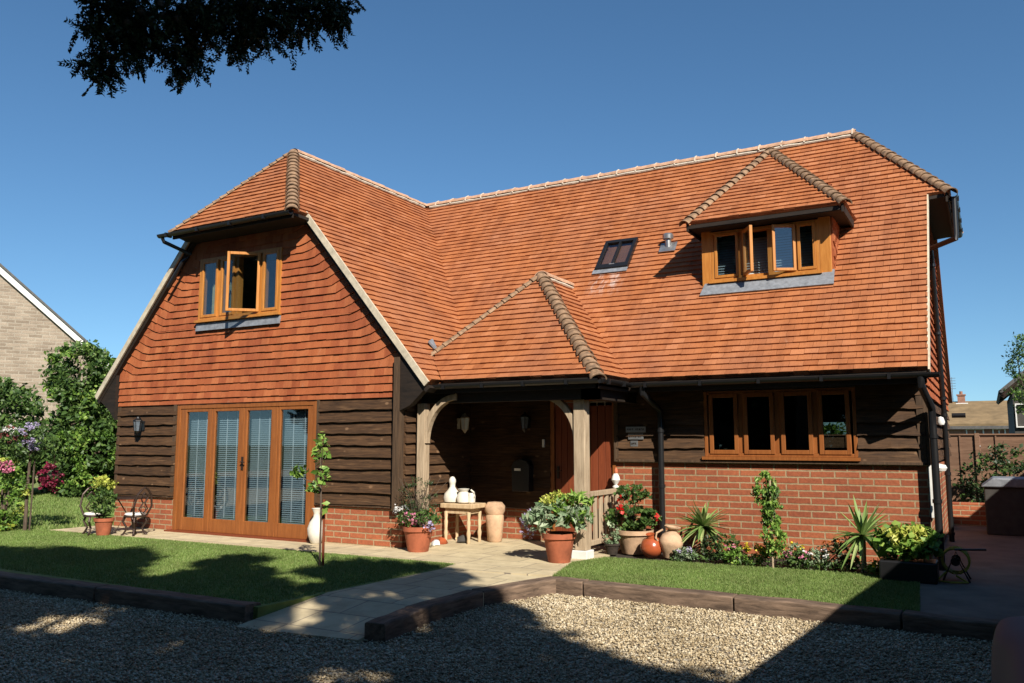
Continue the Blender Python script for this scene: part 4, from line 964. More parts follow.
# ---- spiky yuccas
def yucca(x, y, trunk, n, L, label, lean=0):
    e = empty('yucca', (x, y, -.02), label, 'yucca')
    mb = MB(); mb.tube([(x, y, -.02), (x+.01, y, trunk*.5), (x+lean, y, trunk)], [.035, .028, .03], 9); mb.build('trunk', 'raw_oak', e, smooth=True)
    mb = MB(); c = Vector((x+lean, y, trunk))
    for i in range(n):
        a = random.uniform(0, 6.28); el = math.asin(random.uniform(-.45, .98)); l = L*random.uniform(.75, 1.1)
        d = Vector((math.cos(a)*math.cos(el), math.sin(a)*math.cos(el), math.sin(el))); s = d.cross(Vector((0, 0, 1))).normalized(); vs = []
        for j in range(6):
            t = j/5; p_ = c+d*l*t+Vector((0, 0, -.22*l*t*t*(1.2-el*.6))); w = .034*(1-t)**.6*(.5+min(1, t*3)*.5)+.001
            vs += [p_-s*w, p_+s*w, p_-Vector((0, 0, w*.4))]
        mb.add(vs, [f for j in range(5) for f in ((j*3, j*3+2, j*3+5, j*3+3), (j*3+2, j*3+1, j*3+4, j*3+5))])
    mb.build('leaves', 'leafyucca', e)
yucca(-2.90, -.50, .42, 80, .48, 'spiky yucca on a short trunk beside the amphora')
yucca(-.74, -.86, .44, 64, .52, 'spiky yucca nearest the right corner of the house')
# trellis climber
e = empty('climbing_plant', (-1.80, -1.12, -.02), 'slender climbing plant on a stake in front of the brick wall', 'climber')
mb = MB(); mb.tube([(-1.80, -1.12, -.02), (-1.80, -1.12, 1.12)], .014, 7); mb.build('stake', 'raw_oak', e)
leafcloud('foliage', np.vstack([clumps(40, 14, (-1.86, -1.12, .98), (.14, .12, .22), .06), clumps(30, 14, (-1.78, -1.12, .70), (.12, .1, .16), .05), clumps(44, 14, (-1.77, -1.12, .36), (.14, .12, .24), .06)]), .06, 'leafbright', e, asp=.4, droop=.8)
leafcloud('foliage', clumps(40, 12, (-1.80, -1.10, .65), (.12, .1, .5), .05), .06, 'leaf', e, asp=.4, droop=.8)
# border plants
def bedplant(x, y, r, h, leafmat, fl, label, nf=8, fs=.035, ls=.045, asp=.5):
    e = empty('bedding_plant', (x, y, -.03), label, 'plant', 'bedding plants in front of the brick wall')
    leafcloud('foliage', clumps(int(26+r*80), 14, (x, y, h*.45), (r, r*.75, h*.5), .05), ls, leafmat, e, asp=asp, up=.5)
    if fl: blossoms('flower', ellip(nf, (x, y-.03, h*.8), (r, r*.7, h*.25), .6), fs, 'fl_'+fl, e)
    return e
for a in [(-3.02, -.98, .18, .16, 'leafsilver', 'lilac', 'low grey leaved plant with tiny lilac flowers right of amphora', 8),
          (-2.66, -.88, .16, .36, 'leafdark', None, 'dark twiggy bedding plant just right of the first yucca', 0),
          (-2.46, -.90, .20, .40, 'leaf', None, 'dark green mound half way between yucca and climber', 0),
          (-2.32, -1.02, .15, .24, 'leafbright', 'pink', 'bright green plant with pale pink flowers left of climber', 8),
          (-2.05, -.92, .17, .26, 'leafbright', 'yellow', 'plant with clustered yellow flowers directly left of the climber', 34),
          (-1.52, -.95, .18, .22, 'leaf', 'pink', 'low plant with pink flowers directly right of the climber', 16),
          (-1.62, -.70, .14, .28, 'leafsilver', 'yellow', 'small plant with single yellow blooms behind the pink flowers', 6),
          (-1.30, -.86, .18, .24, 'leafsilver', 'white', 'silver green plant with small white flowers in the border', 12),
          (-1.10, -.80, .22, .34, 'leafdark', 'orange', 'dark leafy plant with orange blooms left of second yucca', 6),
          (-.95, -.62, .20, .46, 'leafdark', None, 'tall dark green clump behind the orange flowers', 0),
          (-.50, -1.08, .16, .16, 'leafbright', 'yellow', 'low plant with yellow flowers in front of the dark tub', 10)]:
    bedplant(*a)
mb_ = leafcloud('border_edging', np.column_stack([rng.uniform(-3.2, -.3, 900), rng.uniform(-1.12, -.6, 900), rng.uniform(0, .12, 900)]), .06, 'leaf', None, asp=.3, label='low tangled ground cover leaves along the front of the border', category='ground cover', kind='stuff')
# tub
e = empty('planter_tub', (-.18, -1.22, -.02), 'dark trough planter of lime green hydrangea leaves at the house corner', 'planter')
mb = MB(); mb.prism([(-.50, -1.42, -.02), (.12, -1.42, -.02), (.12, -1.02, -.02), (-.50, -1.02, -.02)], (0, 0, .24)); mb.build('tub', 'plastic', e, bevel=.02)
leafcloud('foliage', clumps(90, 12, (-.19, -1.22, .42), (.36, .26, .20), .08), .09, 'leafbright', e, asp=.7)
leafcloud('foliage', clumps(40, 12, (-.21, -1.26, .50), (.26, .2, .16), .06), .07, 'leafyellow', e, asp=.8)
# hose reel
e = empty('hose_reel', (.30, -1.0, -.02), 'dark hose reel wound with yellow hose on the side path', 'hose reel')
mb = MB()
for y in (-1.14, -.86): mb.lathe([(.05, -.012), (.05, .012)], (.30, y, .22), 20, Matrix.Rotation(H, 3, 'X'))
mb.tube([(.16, -1.15, -.01), (.30, -1.15, .3), (.44, -1.15, -.01)], .012, 6); mb.tube([(.16, -.85, -.01), (.30, -.85, .3), (.44, -.85, -.01)], .012, 6); mb.tube([(.30, -1.15, .36), (.62, -1.0, .36)], .014, 6)
mb.build('reel_frame', 'plastic', e)
mb = MB()
pts = [(.30+.145*math.cos(t*.5), -1.12+t*.0018, .22+.145*math.sin(t*.5)) for t in range(130)]; mb.tube(pts, .012, 6)
mb.tube([(.2, -1.16, .1), (.1, -1.22, .0), (.25, -1.3, .0), (.42, -1.22, .0), (.3, -1.14, .06)], .012, 6); mb.build('hose', 'yellowhose', e, smooth=True)
# ---- iron chairs and table
def iron_chair(x, y, rz, label):
    e = empty('garden_chair', (x, y, -.01), label, 'chair', 'iron garden chairs by the french doors')
    e.rotation_euler = (0, 0, rz); k = dict(local=True)
    def B(mb, n, m, **kw):
        o = mb.build(n, m, None, **kw); o.parent = e; return o
    mb = MB(); mb.tube([(.17*math.cos(t), .17*math.sin(t), .33) for t in [i*math.pi/10 for i in range(21)]], .018, 6); B(mb, 'seat_frame', 'iron')
    mb = MB(); mb.lathe([(0, .335), (.16, .34), (.175, .36), (.16, .385), (0, .39)], (0, 0, 0), 20); B(mb, 'cushion', 'cushion', smooth=True)
    for a in (45, 135, 225, 315):
        c, s = math.cos(R_(a)), math.sin(R_(a)); mb = MB(); mb.tube([(.15*c, .15*s, .33), (.19*c, .19*s, .24), (.12*c, .12*s, .12), (.17*c, .17*s, .03), (.21*c, .21*s, .0)], .019, 6); B(mb, 'leg', 'iron')
    mb = MB(); mb.tube([(-.14, .12, .33), (-.19, .18, .5), (-.15, .2, .70), (-.06, .21, .80), (0, .21, .83), (.06, .21, .80), (.15, .2, .70), (.19, .18, .5), (.14, .12, .33)], .018, 6)
    for q in (-1, 1): mb.tube([(0, .17, .36), (.09*q, .19, .46), (.02*q, .2, .56), (.08*q, .21, .66), (0, .21, .74)], .014, 6)
    for z in (.45, .62): mb.tube([(.05*math.cos(t*.7), .19, z+.05*math.sin(t*.7)) for t in range(10)], .007, 5)
    B(mb, 'backrest', 'iron'); return e
iron_chair(-13.15, -3.02, R_(75), 'black iron chair with white cushion left of the yellow flower pot')
iron_chair(-12.45, -2.72, R_(-85), 'black iron chair with white cushion nearest the french doors')
e = empty('bistro_table', (-12.85, -2.55, -.01), 'round iron bistro table against brick between two chairs', 'table')
mb = MB(); mb.lathe([(.0, .60), (.30, .60), (.31, .615), (.30, .625), (0, .625)], (-12.85, -2.55, 0), 24); mb.build('tabletop', 'iron', e)
for a in (0, 120, 240):
    c, s = math.cos(R_(a)), math.sin(R_(a)); mb = MB(); mb.tube([(-12.85+.2*c, -2.55+.2*s, .6), (-12.85+.05*c, -2.55+.05*s, .35), (-12.85+.22*c, -2.55+.22*s, 0)], .012, 6); mb.build('leg', 'iron', e)
p = pot('flower_pot', -12.88, -3.02, 'terracotta pot of tall yellow flowers between the iron chairs', .16, .30); c = (-12.88, -3.02)
stems(MB(), (c[0], c[1], .25), 14, .6, .18).build('stem', 'leaf', p)
leafcloud('foliage', clumps(50, 14, (c[0]-.03, c[1], .58), (.22, .2, .26), .06), .06, 'leaf', p)
blossoms('yellow_flower', ellip(30, (c[0]-.08, c[1], .90), (.24, .2, .10)), .07, 'leafyellow', p)
# ---- young tree in the lawn
e = empty('young_tree', (-7.05, -3.87, -.02), 'thin young tree tied to a stake in the front lawn', 'tree')
mb = MB(); mb.tube([(-7.05, -3.87, -.02), (-7.06, -3.86, .7), (-7.09, -3.86, 1.25), (-7.10, -3.86, 1.72)], [.016, .014, .010, .004], 7)
for a in [((-7.08, -3.86, 1.05), (-7.30, -3.95, 1.12), (-7.52, -3.98, 1.28)), ((-7.08, -3.86, .95), (-7.25, -3.75, .98), (-7.42, -3.7, 1.05)), ((-7.09, -3.86, 1.2), (-6.98, -3.95, 1.4), (-6.95, -3.98, 1.55)), ((-7.06, -3.86, .55), (-6.98, -3.9, .68), (-6.92, -3.9, .78))]:
    mb.tube(a, [.007, .005, .002], 5)
mb.build('trunk', 'bark', e)
mb = MB(); mb.tube([(-7.02, -3.84, -.02), (-7.03, -3.84, .85)], .018, 6); mb.build('stake', 'door_red', e)
leafcloud('foliage', np.vstack([ellip(70, (-7.07, -3.88, 1.52), (.13, .13, .24)), ellip(44, (-7.40, -3.95, 1.22), (.16, .1, .10)), ellip(36, (-7.3, -3.76, 1.0), (.14, .1, .07)), ellip(50, (-7.02, -3.9, 1.15), (.13, .1, .16)), ellip(10, (-6.94, -3.9, .74), (.05, .05, .07))]), .085, 'leafbright', e, asp=.55)
# ---- left garden
def shrub(name, c, r, nc, per, cr, ls, mat, label, cat='shrub', mat2=None, trunk=True, group=None, shell=.35, asp=.6):
    e = empty(name, (c[0], c[1], -.1), label, cat, group)
    if trunk:
        mb = MB(); 
        for i in range(5):
            a = random.uniform(0, 6.28); q = (c[0]+math.cos(a)*r[0]*.5, c[1]+math.sin(a)*r[1]*.5, c[2]+r[2]*random.uniform(-.1, .6)); mb.tube([(c[0]+.05*i, c[1], -.1), ((c[0]+q[0])/2+.1, (c[1]+q[1])/2, q[2]*.5), q], [.05*r[0]+.02, .04*r[0]+.01, .01], 7)
        mb.build('trunk', 'bark', e)
    leafcloud('foliage' if cat != 'tree' else 'crown', clumps(nc, per, c, r, cr, shell), ls, mat, e, asp=asp)
    if mat2: leafcloud('foliage' if cat != 'tree' else 'crown', clumps(nc//3, per, c, (r[0]*1.03, r[1]*1.03, r[2]*1.03), cr*.7, .7), ls, mat2, e, asp=asp)
    return e
shrub('shrub', (-22.6, 3.2, 1.6), (1.2, 1.1, 1.9), 300, 44, .34, .13, 'leaf', 'tall leafy shrub left of the house wall, lower right part of hedge', mat2='leafbright')
shrub('small_tree', (-23.0, 2.9, 3.55), (.95, .9, 1.0), 90, 40, .33, .13, 'leaf', 'rounded small tree crown rising above the hedge in front of buff brick', 'tree', mat2='leafbright')
shrub('small_tree', (-21.6, 5.4, 4.0), (.55, .7, 1.1), 46, 34, .28, .12, 'leaf', 'narrow small tree just left of the house verge', 'tree', mat2='leafdark')
shrub('shrub', (-25.9, 2.0, 1.75), (2.3, 1.0, 1.75), 300, 40, .34, .13, 'leaf', 'wide shrub at the left edge behind flowers', mat2='leaf')
shrub('shrub', (-20.6, 4.6, 1.6), (1.3, 1.0, 1.9), 230, 40, .32, .12, 'leaf', 'bushy green shrub directly behind the iron chairs', mat2='leafbright')
shrub('shrub', (-24.2, 3.9, 1.2), (1.9, .8, 1.5), 200, 34, .40, .15, 'leafdark', 'dark green shrub in the shade under the small tree', mat2='leaf')
shrub('shrub', (-17.5, 7.5, 1.5), (2.5, .8, 2.0), 200, 30, .45, .16, 'leaf', 'hedge shrub hidden mostly behind the house corner')
# flowering standards
e = empty('flowering_standard', (-14.88, -3.24, -.02), 'slender stemmed standard plant with red and lilac blooms on the lawn', 'flowering plant')
mb = MB(); mb.tube([(-14.88, -3.24, -.02), (-14.92, -3.22, .8), (-14.85, -3.24, 1.7)], [.035, .028, .02], 8); mb.tube([(-14.80, -3.2, -.02), (-14.78, -3.2, 1.5)], .016, 6); mb.build('trunk', 'bark', e)
leafcloud('foliage', clumps(110, 20, (-15.1, -3.24, 1.62), (.75, .45, .36), .10), .07, 'leaf', e)
blossoms('red_flower', clumps(16, 6, (-15.3, -3.4, 1.72), (.45, .25, .18), .06), .035, 'fl_redpale', e)
blossoms('lilac_flower', clumps(18, 8, (-14.62, -3.4, 1.68), (.20, .2, .30), .06), .035, 'fl_lilac', e)
blossoms('pale_flower', clumps(9, 5, (-15.0, -3.5, 1.85), (.35, .2, .12), .05), .03, 'fl_white', e)
e = empty('hanging_basket', (-14.5, -3.0, .75), 'hanging basket of dark crimson fuchsia below the lilac blooms', 'hanging basket')
mb = MB(); mb.tube([(-14.78, -3.2, 1.45), (-14.6, -3.1, 1.5), (-14.52, -3.02, 1.42)], .008, 5); mb.tube([(-14.5, -3.0, 1.42), (-14.5, -3.0, 1.1)], .004, 5); mb.lathe([(0, .86), (.12, .90), (.17, 1.0), (.17, 1.02), (0, 1.02)], (-14.5, -3.0, 0), 14); mb.build('basket', 'iron', e)
leafcloud('foliage', clumps(30, 14, (-14.5, -3.0, 1.0), (.22, .2, .2), .07), .05, 'leafdark', e); blossoms('flower', clumps(34, 6, (-14.5, -3.05, .98), (.25, .2, .26), .06), .04, 'fl_magenta', e)
e = shrub('rose_bush', (-15.25, -3.55, .62), (.46, .45, .72), 110, 22, .13, .07, 'leafbright', 'leafy lime green bush with pink flowers at the left edge', mat2='leafyellow')
blossoms('flower', clumps(8, 6, (-14.85, -3.7, 1.18), (.18, .12, .10), .05), .05, 'fl_pink', e)
M['nb2'] = brick('buff brick front', (0, 0, 0), (.44, .355, .27), (.29, .225, .165), (.43, .37, .29), .5, .16, .025); brick_side_fix(M['nb2'])
e = empty('neighbour_house', (-39, 9, 0), 'buff brick neighbouring house with white barge board behind the hedge', 'house')
A0 = Vector((-37.08, 12.19, 6.19)); UH = Vector((.5, .866, 0)); RH = Vector((-.866, .5, 0)); SL_ = -.893
def gpt(s, z=None, d=0, dz=0): return A0+UH*s+RH*d+Vector((0, 0, 0 if z is None else z-A0.z))+(Vector((0, 0, SL_*s+dz)) if z is None else Vector((0, 0, 0)))
mb = MB(); mb.prism([gpt(-9, -.2), gpt(.9, -.2), gpt(.9, None, 0, -.12), gpt(-9, None, 0, -.12)], RH*9); mb.build('gable_wall', 'nb2', e)
mb = MB(); mb.beam(gpt(-9.2, None, -.12, -.02), gpt(1.25, None, -.12, -.02), .10, .26, (0, 0, 1)); mb.build('barge_board', 'white', e)
mb = MB(); mb.prism([gpt(-9.2, None, -.25, .16), gpt(1.4, None, -.25, .16), gpt(1.4, None, -.25, .28), gpt(-9.2, None, -.25, .28)], RH*9); mb.build('roof', 'slate', e)
# ---- right background
e = empty('garden_fence', (2, 9, -.02), 'brown timber lap panel fence behind the house with concrete posts', 'fence')
for i in range(6):
    x = -3.2+1.85*i
    mb = MB()
    for j in range(13):
        z = .02+j*.135; mb.prism([(x+.06, 9, z), (x+1.82, 9, z), (x+1.82, 9-.005, z+.145), (x+.06, 9-.005, z+.145)], (0, -.02, 0))
    for q in (.35, .95, 1.5): mb.box((x+q, 8.95, .03), (x+q+.03, 8.98, 1.76))
    mb.build('fence_panel', 'fence', e)
    mb = MB(); mb.box((x-.04, 8.93, -.1), (x+.05, 9.03, 1.82)); mb.build('fence_post', 'fence', e)
    mb = MB(); mb.box((x+.05, 8.94, 1.775), (x+1.81, 9.02, 1.805)); mb.build('coping', 'fence', e)
e = shrub('shrub', (1.05, 8.1, .55), (.95, .5, .95), 120, 24, .20, .08, 'leafdark', 'untidy dark shrub growing against the timber fence', mat2='leaf')
mb = MB(); mb.box((-.6, 6.6, -.1), (.75, 6.85, .42)); tag(mb.build('low_wall', 'brick', bevel=.01), 'low red brick garden wall at end of the side path', 'wall')
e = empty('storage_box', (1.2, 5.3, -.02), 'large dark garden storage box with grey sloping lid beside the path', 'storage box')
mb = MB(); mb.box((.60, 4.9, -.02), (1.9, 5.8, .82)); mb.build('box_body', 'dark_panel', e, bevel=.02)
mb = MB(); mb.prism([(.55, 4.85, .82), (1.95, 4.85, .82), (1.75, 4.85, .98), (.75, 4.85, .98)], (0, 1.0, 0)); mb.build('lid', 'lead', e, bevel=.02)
e = empty('distant_house', (0, 42, 0), 'distant brown roofed house with chimney and aerial beyond the fence', 'house')
mb = MB(); mb.prism([(-3.5, 41.2, 2.55), (2.2, 41.2, 2.55), (2.2, 45, 4.0), (-3.5, 45, 4.0)], (0, 0, .12)); mb.build('roof', 'far_roof', e)
mb = MB(); mb.box((-3.3, 41.5, 0), (2.0, 47, 2.6)); mb.prism([(-3.3, 41.6, 2.5), (-3.3, 47, 2.5), (-3.3, 45, 3.9)], (5.3, 0, 0)); mb.build('wall', 'far_brick', e)
mb = MB(); mb.box((-3.4, 41.15, 2.38), (2.1, 41.35, 2.55)); mb.build('gutter', 'slate', e)
for a, b in ((-.35, .55), (.95, 1.6)):
    mb = MB(); frame_rect(mb, a, b, 1.4, 2.42, 41.42, 41.5, .07); mb.box(((a+b)/2-.03, 41.42, 1.4), ((a+b)/2+.03, 41.5, 2.3)); w_ = mb.build('window', 'white', e); mb = MB(); mb.box((a+.07, 41.45, 1.47), (b-.07, 41.48, 2.35)); mb.build('pane', 'glasslamp', w_)
mb = MB(); mb.box((-.75, 44.7, 3.6), (-.35, 45.2, 4.45)); mb.box((-.8, 44.65, 4.45), (-.3, 45.25, 4.53)); mb.tube([(-.55, 44.95, 4.5), (-.55, 44.95, 4.72)], .09, 8); mb.build('chimney', 'far_brick', e)
mb = MB(); mb.box((-.85, 44.55, 3.85), (-.2, 44.65, 4.0)); mb.build('chimney_flashing', 'white', e)
mb = MB(); mb.tube([(-1.0, 45, 3.7), (-1.0, 45, 5.6)], .02, 5)
for i in range(5): mb.tube([(-1.2, 45, 4.9+.16*i), (-.8, 45, 4.9+.16*i)], .012, 4)
mb.build('aerial', 'steel', e)
e = empty('gabled_house', (3, 18, 0), 'dark gabled neighbouring house at the right edge with white window', 'house')
mb = MB(); mb.prism([(1.42, 16.2, 0), (6, 16.2, 0), (6, 16.2, 5.2), (3.8, 16.2, 5.2), (1.42, 16.2, 3.15)], (0, 8, 0)); mb.build('wall', 'dark_panel', e)
mb = MB(); mb.beam((1.12, 15.9, 2.98), (3.9, 15.9, 5.4), .1, .2); mb.build('barge_board', 'iron', e)
mb = MB(); mb.beam((1.10, 20, 3.08), (3.9, 20, 5.5), 8.4, .1); mb.build('roof', 'slate', e)
mb = MB(); frame_rect(mb, 1.46, 2.3, 2.05, 2.75, 16.1, 16.22, .035); w_ = mb.build('window', 'white', e); mb = MB(); mb.box((1.49, 16.13, 2.08), (2.27, 16.16, 2.72)); mb.build('pane', 'glasslamp', w_)
shrub('birch_tree', (1.78, 14.5, 3.45), (.46, .6, 1.15), 90, 26, .22, .08, 'leaf', 'drooping light green tree at the right edge before the gabled house', 'tree', mat2='leafbright', asp=.4)
# garage whose shadow falls over the side path
e = empty('garage', (4.6, -3, -.17), 'long dark timber garage right of the drive casting shade on the path', 'garage')
GX = 2.52; Gt = math.radians(-4.5)
def g2(x, y): return (GX+(x)*math.cos(Gt)-(y+3)*math.sin(Gt)*-1*-1, -3+(x)*math.sin(Gt)*-1*-1+(y+3)*math.cos(Gt))
def gp(x, y, z): return (GX+x*math.cos(Gt)-(y+3)*math.sin(Gt), -3+x*math.sin(Gt)+(y+3)*math.cos(Gt), z)
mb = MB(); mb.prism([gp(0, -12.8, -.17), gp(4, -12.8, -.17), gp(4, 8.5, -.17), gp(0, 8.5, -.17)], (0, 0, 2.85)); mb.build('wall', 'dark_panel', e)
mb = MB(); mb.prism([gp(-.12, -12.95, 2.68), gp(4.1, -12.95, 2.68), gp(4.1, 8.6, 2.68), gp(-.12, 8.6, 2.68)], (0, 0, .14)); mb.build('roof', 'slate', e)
# ---- car, front corner in the lower right
e = empty('parked_car', (1.63, -9.0, GZ), 'dark blue grey car parked in the shade at the lower right corner', 'car')
def carpaint():
    m, t, b = nodes('dark car paint'); b.inputs['Base Color'].default_value = (.05, .065, .09, 1); b.inputs['Metallic'].default_value = 0; b.inputs['Roughness'].default_value = .6; b.inputs['Specular IOR Level'].default_value = .1
    b.inputs['Coat Weight'].default_value = 0; return m
M['car'] = carpaint()
def car_section(s):   # s 0 front .. 1 rear ; returns half width, belt height, top height
    return s
mb = MB(); cx = 1.585; y0c = -7.05
prof = [(0, .72, .20, .52, .70), (.03, .86, .18, .62, .82), (.14, .91, .17, .72, .90), (.6, .92, .16, .78, .96), (1.1, .93, .16, .78, 1.0), (1.4, .87, .16, .80, 1.04), (2.0, .87, .16, .82, 1.06), (3.0, .87, .16, .84, 1.06), (3.6, .85, .18, .84, 1.04), (3.95, .74, .22, .78, .98), (4.05, .6, .3, .6, .8)]
vs = []; ns = 15
for (d, hw, zb, zs, zt_) in prof:
    ring = [(-hw*.92, zb), (-hw, zb+.12), (-hw*1.0, (zb+zs)/2), (-hw*.995, zs), (-hw*.97, zs+(zt_-zs)*.70), (-hw*.90, zt_-.015), (-hw*.5, zt_), (0, zt_+.015)]
    ring = ring+[(-x, z) for x, z in ring[-2::-1]]
    for x, z in ring: vs.append((cx+x, y0c-d, GZ+z))
m_ = 15; fs = [(i*m_+j, i*m_+(j+1), (i+1)*m_+(j+1), (i+1)*m_+j) for i in range(len(prof)-1) for j in range(m_-1)]
fs += [tuple(range(m_)), tuple(range((len(prof)-1)*m_, len(prof)*m_))]
mb.add(vs, fs); o = mb.build('body', 'car', e, smooth=True); sb = o.modifiers.new('s', 'SUBSURF'); sb.levels = 2; sb.render_levels = 2
mb = MB(); vs = []
cab = [(1.35, .74, 1.03, 1.05), (1.75, .66, 1.03, 1.42), (2.3, .64, 1.03, 1.47), (3.1, .64, 1.03, 1.44), (3.8, .70, 1.0, 1.05)]
for d, hw, zb, zt_ in cab:
    for x, z in ((-.70, zb-.03), (-hw+.06, zt_-.03), (-hw*.7, zt_), (hw*.7, zt_), (hw-.06, zt_-.03), (.70, zb-.03)): vs.append((cx+x, y0c-d, GZ+z))
mb.add(vs, [(i*6+j, i*6+j+1, (i+1)*6+j+1, (i+1)*6+j) for i in range(4) for j in range(5)]+[(0, 1, 2, 3, 4, 5)]); mb.build('cabin_glass', 'plastic', e, smooth=True)
for sx in (-1, 1):
    mb = MB(); 
    mb.lathe([(0, -.05), (.10, -.03), (.12, .0), (.09, .03), (0, .045)], (cx+sx*.62, y0c-.02, GZ+.60), 16, Matrix.Rotation(R_(60), 3, 'X')); mb.build('headlight', 'glasslamp', e, smooth=True)
    for d in (.8, 3.2):
        mb = MB(); mb.lathe([(.2, -.10), (.31, -.10), (.33, -.05), (.33, .05), (.31, .1), (.2, .1)], (cx+sx*.78, y0c-d, GZ+.33), 24, Matrix.Rotation(H, 3, 'Y')); wh = mb.build('wheel', 'plastic', e, smooth=True)
        mb = MB(); mb.lathe([(0, -.09), (.2, -.09), (.2, .09), (0, .09)], (cx+sx*.78, y0c-d, GZ+.33), 20, Matrix.Rotation(H, 3, 'Y')); mb.build('rim', 'steel', wh)
# ---- big trees behind the camera (cast the shade) and the hanging branch
shade = [(-17.5, -4.02), (-12.55, -5.08), (-11.87, -4.55), (-10.87, -4.39), (-10.66, -3.86), (-9.31, -4.74), (-8.88, -5.34), (-8.07, -5.79), (-7.83, -5.49), (-8.63, -4.35), (-8.67, -3.78), (-8.28, -3.68), (-7.64, -4.43), (-6.79, -4.62), (-6.87, -3.99), (-7.15, -3.27), (-6.36, -3.16), (-5.45, -3.28), (-4.39, -4.26), (-3.91, -4.7), (-4.0, -4.47), (-3.47, -4.54), (-3.19, -4.94), (-3.32, -5.32), (-2.53, -5.21), (-3.04, -5.63), (-2.58, -5.63), (-1.57, -5.72), (-2.09, -6.12), (-1.39, -6.15), (-1.14, -6.15), (1.2, -7.02), (1.2, -14.62), (-17.5, -14.62)]
n = 10500; Q = np.column_stack([rng.uniform(-17.5, 1.2, n), rng.uniform(-14.5, -3.2, n)]); Q = Q[inpoly(Q, shade)]
# keep a few openings
op = [(-7.01, -7.63, 0.37), (-7.15, -7.2, 0.37), (-5.35, -5.84, 0.31), (-4.97, -6.27, 0.3), (-5.02, -5.17, 0.28), (-3.99, -5.76, 0.31), (-6.7, -4.76, 0.3), (-6.2, -5.02, 0.28), (-3.42, -7.47, 0.3), (-2.1, -5.57, 0.31)]
for ox, oy, orr in op: Q = Q[(Q[:, 0]-ox)**2/1.6+(Q[:, 1]-oy)**2 > orr**2]
z = rng.uniform(6.6, 10.2, len(Q)); t = z/1.10
Cc = np.column_stack([Q[:, 0]+1.1*t, Q[:, 1]-t, z])
gxs = Q[:, 0]
for (a, b, tx, ty, kind, lab) in ((-18, -10, -4.6, -16.5, 'tall_tree', 'broad tree behind the viewer shading the left lawn'), (-10, -4.5, 1.0, -16.2, 'cypress_tree', 'dark cypress whose branch hangs into the top left of view'), (-4.5, 2, 5.6, -17.5, 'tall_tree', 'tree behind the viewer shading the lower gravel')):
    e = empty(kind, (tx, ty, GZ), lab, 'tree'); S_ = (gxs >= a) & (gxs < b); c_ = Cc[S_]
    d = rng.normal(size=(len(c_), 28, 3)); d /= np.linalg.norm(d, axis=2)[:, :, None]; d *= rng.random((len(c_), 28, 1))**.5*.27
    leafcloud('crown', (c_[:, None, :]+d).reshape(-1, 3), .16, 'leafdark', e, asp=.6)
    mb = MB(); mb.tube([(tx, ty, GZ), (tx+.1, ty, 3), (tx-.1, ty+.2, 6), (tx, ty+.6, 9)], [.35, .27, .2, .08], 10)
    for i in range(9):
        q = c_[rng.integers(len(c_))]; mb.tube([(tx, ty+.1, 4.5+i*.35), ((tx+q[0])/2, (ty+q[1])/2, (4.5+i*.3+q[2])/2+.4), tuple(q)], [.12, .07, .02], 7)
    if kind == 'cypress_tree':
        mb.tube([(tx, ty, 4.4), (-.2, -13.9, 4.75), (-1.3, -11.8, 4.55), (-1.75, -10.7, 3.95), (-1.95, -10.25, 3.45)], [.12, .08, .05, .025, .008], 8)
        mb.tube([(-1.3, -11.8, 4.55), (-1.35, -10.8, 4.0), (-1.35, -10.2, 3.45)], [.04, .02, .006], 7); mb.tube([(-1.5, -11.3, 4.3), (-2.1, -10.9, 3.8), (-2.35, -10.6, 3.4)], [.04, .02, .006], 7)
        cyp = e
    mb.build('trunk', 'bark', e, smooth=True)
LOBES = [((-1.776, -10.723, 3.021), (0.103, 0.103, 0.135), 99), ((-1.837, -10.71, 2.892), (0.04, 0.04, 0.067), 37), ((-1.753, -10.64, 2.963), (0.088, 0.088, 0.088), 66), ((-1.681, -10.642, 3.088), (0.22, 0.22, 0.088), 132), ((-1.654, -10.514, 2.974), (0.066, 0.066, 0.108), 66), ((-1.551, -10.478, 3.094), (0.183, 0.183, 0.088), 121), ((-1.432, -10.36, 3.118), (0.183, 0.183, 0.081), 121), ((-1.28, -10.244, 3.17), (0.139, 0.139, 0.081), 99), ((-1.519, -10.391, 3.032), (0.048, 0.048, 0.04), 19), ((-1.248, -10.194, 3.142), (0.044, 0.044, 0.047), 15), ((-1.468, -10.492, 3.231), (0.513, 0.513, 0.081), 165)]
P_ = []; D_ = []; cones = MB(); tw = MB()
fwv = np.array(fw)
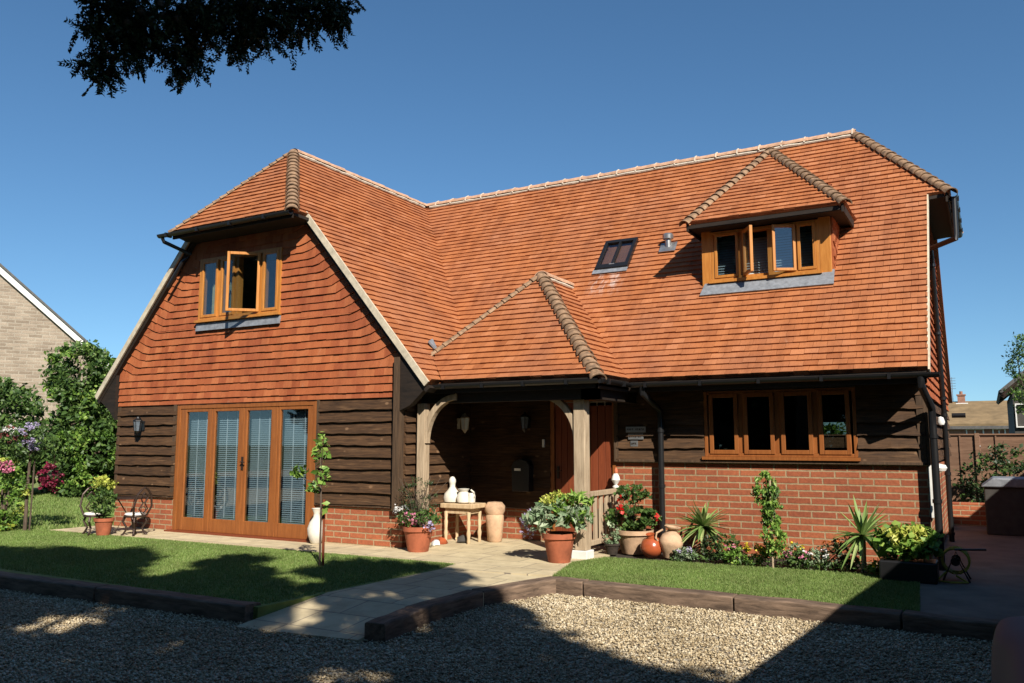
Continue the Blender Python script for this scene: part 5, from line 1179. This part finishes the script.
for (c0, r0, ns_) in LOBES:
    for i in range(ns_):
        dd = rng.normal(size=3); dd /= np.linalg.norm(dd); s0 = np.array(c0)+dd*np.array(r0)*rng.random()**.4*.9
        ax = np.array([rng.normal()*.5, rng.normal()*.5, -.55+rng.normal()*.35]); ax /= np.linalg.norm(ax); L = rng.uniform(.05, .10)
        sd = np.cross(ax, rng.normal(size=3)); sd /= np.linalg.norm(sd)
        for k in range(9):
            f = k/8; q = s0+ax*L*f
            P_.append(q); D_.append(ax)
            for sg in (-1, 1):
                m = ax*.6+sd*sg*.8
                for h_ in (.35, 1.0): P_.append(q+m*L*.32*(1-f*.7)*h_); D_.append(m)
        if rng.random() < .10 and c0[2] < 3.15: 
            q = s0+ax*L*.2; cones = MB(); cones.lathe([(0, -.012), (.009, -.009), (.013, 0), (.009, .009), (0, .012)], tuple(q), 8); cones.build('cone', 'bark', cyp, smooth=True)
leafcloud('hanging_foliage', np.array(P_), .0155, 'conifer', cyp, asp=.5, jit=.2, D=np.array(D_))
# hedge added out of view behind the camera to darken the window reflections
shrub('tall_hedge', (-6, -27, 2.4), (16, 1.6, 3.0), 500, 40, .9, .35, 'leafdark', 'tall dark hedge along the far side of the drive', 'hedge', trunk=True)

for i, (x, y, h) in enumerate([(-26, -24, 6.5), (-17, -27, 7.5), (-8, -28, 7.0), (2, -27, 7.8), (11, -24, 6.5)]):  # unseen tree row added to cut sky light on the house front
    shrub('tall_tree', (x, y, h), (5.2, 3.4, h*.85), 240, 34, 1.2, .55, 'leafdark', ['tall dark tree far left of the row behind the viewer', 'second tall tree of the row behind the viewer', 'middle tall tree of the row behind the viewer', 'fourth tall tree of the row behind the viewer', 'tall tree at the right end of the row behind the viewer'][i], 'tree')

shrub('shrub', (-4.2, 11.5, 1.6), (2.0, 1.0, 1.4), 120, 26, .3, .14, 'leafbright', 'light green shrub beyond the fence seen through the ground floor window')

# uniform reflectance calibration of every diffuse surface to the exposure of the scene
for m in bpy.data.materials:
    if not m.use_nodes or m.name in ('dim lantern pane',): continue
    t = m.node_tree
    for n in [n for n in t.nodes if n.type in ('BSDF_PRINCIPLED', 'BSDF_TRANSLUCENT')]:
        s_ = n.inputs['Base Color'] if n.type == 'BSDF_PRINCIPLED' else n.inputs['Color']
        if s_.is_linked:
            src = s_.links[0].from_socket; t.links.new(mix(t, src, (.80, .80, .80), 1.0, 'MULTIPLY'), s_)
        else: s_.default_value = tuple(x*.8 for x in s_.default_value[:3])+(1,)
